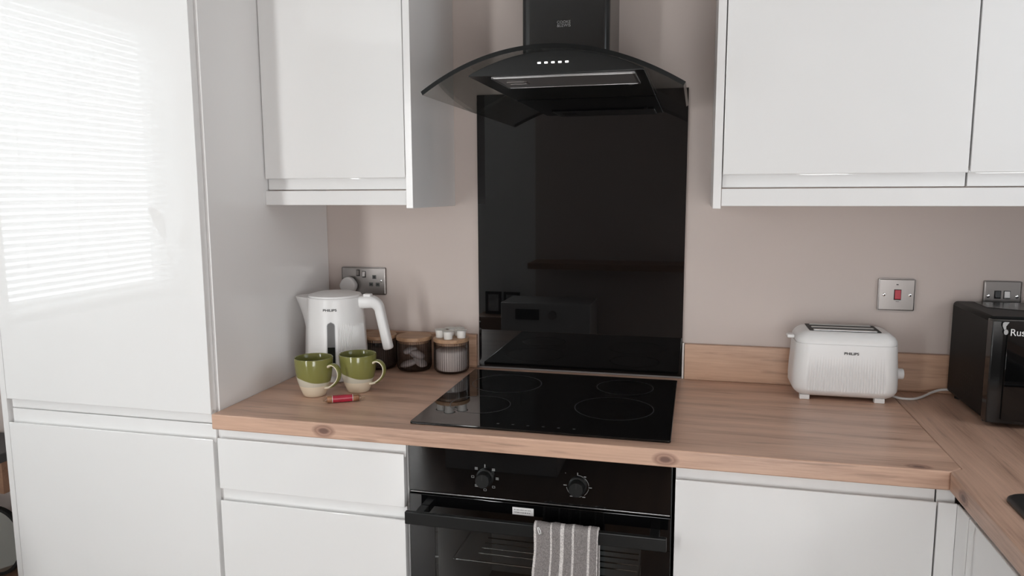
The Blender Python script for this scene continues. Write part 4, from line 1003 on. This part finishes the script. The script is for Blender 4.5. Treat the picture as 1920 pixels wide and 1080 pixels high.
uvl = b.bm.loops.layers.uv.new('UVMap')
for f_ in b.bm.faces:
    for lp in f_.loops: lp[uvl].uv = uvs[lp.vert.index]
cl = b.out('cloth', M_towel, t, smooth=80)
sm = cl.modifiers.new('thickness', 'SOLIDIFY'); sm.thickness = 0.003; sm.offset = 0
B().tube([(0.3195, -0.6595, -0.1775), (0.3215, -0.6610, -0.186), (0.3240, -0.6615, -0.1915), (0.3270, -0.6610, -0.1895), (0.3260, -0.6605, -0.184), (0.3215, -0.6595, -0.1770)], 0.0010, 6, up=(0, 1, 0)).out('hanging_loop', M_lightprint, t)

# ------------------------------------------------------------------ side table and mirror beyond the tall cabinet
t = thing('side_table', (-1.84, -0.12, ZF), 'low wooden side table with a dark top beside the tall cabinet', 'table')
M_tw = wood_mat('warm_brown_wood', 0, (0.34, 0.19, 0.12), (0.22, 0.12, 0.075), 1.0, 0.45)
M_dt = pm('dark_grey_paint', (0.05, 0.05, 0.052), 0.5)
B().box(-2.03, -1.625, -0.215, -0.022, -0.372, -0.340, 0.003).out('top', M_dt, t)
B().box(-2.02, -1.632, -0.205, -0.025, -0.484, -0.3725, 0.002).out('drawer_box', M_tw, t)
B().box(-2.02, -1.632, -0.205, -0.025, -0.850, -0.825, 0.002).out('shelf', M_tw, t)
for x in (-2.02, -1.672):
    for y in (-0.065, -0.030): 
        if y == -0.030 or x < -2.0: B().box(x, x + 0.025, y - 0.025, y, ZF, -0.4845, 0.002).out('leg', M_dt, t)
t = thing('round_mirror', (-1.80, -0.14, -0.825), 'round black rimmed mirror standing on the side table shelf', 'mirror')
tilt = Matrix.Translation((-1.770, -0.135, -0.701)) @ Matrix.Rotation(math.radians(-6), 4, 'X')
def disc(prof, mat, name):
    b = B().lathe(prof, (0, 0, 0), 64, axis='y', close=(name == 'rim')); b.bm.transform(tilt); b.out(name, mat, t)
disc([(0.112, -0.008), (0.122, -0.008), (0.124, -0.004), (0.124, 0.008), (0.112, 0.008)], M_blackmatt, 'rim')
disc([(0.0, -0.003), (0.1125, -0.003), (0.1125, 0.004), (0.0, 0.004)], pm('mirror_glass', (0.75, 0.80, 0.78), 0.03, metal=1), 'glass')

# ------------------------------------------------------------------ the room behind the camera, seen mirrored in the gloss
M_sofa = pm('grey_fabric', (0.36, 0.36, 0.37), 0.9, bump=0.3, bscale=300, var=0.05)
t = thing('sofa', (-1.55, -2.05, ZF), 'grey fabric sofa under the blind window', 'sofa')
B().box(-1.86, -1.66, -2.75, -1.35, ZF + 0.10, 0.03, 0.06, 4).out('backrest', M_sofa, t)
B().box(-1.68, -1.10, -2.75, -1.35, ZF + 0.10, ZF + 0.44, 0.05, 4).out('seat', M_sofa, t)
for y in (-2.92, -1.35): B().box(-1.86, -1.10, y, y + 0.18, ZF + 0.10, ZF + 0.62, 0.05, 4).out('armrest', M_sofa, t)
for x in (-1.8, -1.16):
    for y in (-2.85, -1.25): B().box(x - 0.03, x + 0.03, y - 0.03, y + 0.03, ZF, ZF + 0.105, 0.005).out('leg', M_blackmatt, t)
t = thing('vase', (-1.955, -2.40, 0.0), 'white vase with two dried stems on the window sill', 'vase')
B().lathe([(0.0, 0.0), (0.035, 0.0), (0.05, 0.03), (0.05, 0.07), (0.025, 0.11), (0.022, 0.13), (0.026, 0.135), (0.02, 0.13), (0.0, 0.12)], (-2.03 + 0.03, -2.40, 0.0005), 40).out('pot', M_whiteplastic, t)
M_stem = pm('dried_stem', (0.40, 0.36, 0.28), 0.8)
for (dy, h, ln) in ((0.16, 0.44, 0.16), (-0.11, 0.34, 0.12)):
    P = [(-2.0, -2.40 + dy * (k / 8) ** 1.4, 0.05 + (h - 0.05) * k / 8) for k in range(9)]
    B().tube(P, 0.003, 6, up=(1, 0, 0)).out('stem', M_stem, t)
    lf = B()
    for k in range(26):
        f_ = k / 25; zc = h - ln * 0.9 + ln * f_; yc = -2.40 + dy * ((zc - 0.05) / (h - 0.05)) ** 1.4 if zc > 0.05 else -2.40
        for s_ in (-1, 1):
            L_ = 0.045 * math.sin(PI * min(1, 0.12 + 0.88 * f_)) + 0.012
            lf.raw([(-2.0, yc, zc), (-1.998, yc + s_ * L_ * 0.6, zc + L_ * 0.35), (-2.0, yc + s_ * L_ * 0.8, zc + L_ * 0.9), (-2.002, yc + s_ * 0.004, zc + 0.01)], [(0, 1, 2, 3)])
    lf.out('plume', M_stem, t)
t = thing('washing_machine', (-0.30, -2.85, ZF), 'white washing machine against the partition opposite the hob', 'washing machine')
B().box(-0.62, -0.02, -2.93, -2.60, ZF, -0.20, 0.006).out('body', pm('white_enamel', (0.5, 0.5, 0.5), 0.3), t)
B().box(-0.52, -0.36, -2.601, -2.592, -0.31, -0.24, 0.002).out('display', M_blackglass, t)
B().lathe([(0.028, 0.0), (0.026, 0.03), (0, 0.03)], (-0.27, -2.60, -0.275), 32, axis='y').out('dial', M_steel, t)
B().lathe([(0.12, 0.0), (0.20, 0.0), (0.20, 0.03), (0.15, 0.04), (0.12, 0.01)], (-0.32, -2.60, -0.60), 48, axis='y').out('door_ring', M_chrome, t)
B().lathe([(0.15, 0.005), (0.10, 0.025), (0.0, 0.03)], (-0.32, -2.60, -0.60), 48, axis='y').out('door_glass', M_blackglass, t)
B().box(-0.45, 0.62, -2.948, -2.65, 0.02, 0.06, 0.003).out('shelf_board', M_tw, None, (0.1, -2.8, 0.02), 'dark wood shelf board opposite the hob', 'shelf')
for i, (x, lab) in enumerate(((-0.72, 'small black framed picture leaning by the partition'), (-0.865, 'black framed landscape picture leaning on the far cabinet'))):
    t = thing('framed_picture', (x, -3.3, -0.40), lab, 'picture', 'framed pictures on the far cabinet')
    b = B(); w, h = 0.062, 0.17
    for a0, a1, c0, c1 in ((-w, w, 0, 0.02), (-w, w, h - 0.02, h), (-w, -w + 0.02, 0, h), (w - 0.02, w, 0, h)): b.box(x + a0, x + a1, -3.315, -3.295, -0.399 + c0, -0.399 + c1)
    b.out('frame', M_blackmatt, t)
    B().box(x - w + 0.02, x + w - 0.02, -3.312, -3.305, -0.379, -0.249).out('print', pm('grey_landscape_print', (0.45, 0.45, 0.46), 0.6, var=0.5, vscale=12), t)
B().box(-0.97, -0.63, -3.39, -3.15, ZF + 0.0, -0.40, 0.004).out('low_cabinet', M_tw, None, (-0.8, -3.3, ZF), 'low brown wood cabinet by the far wall', 'cabinet')
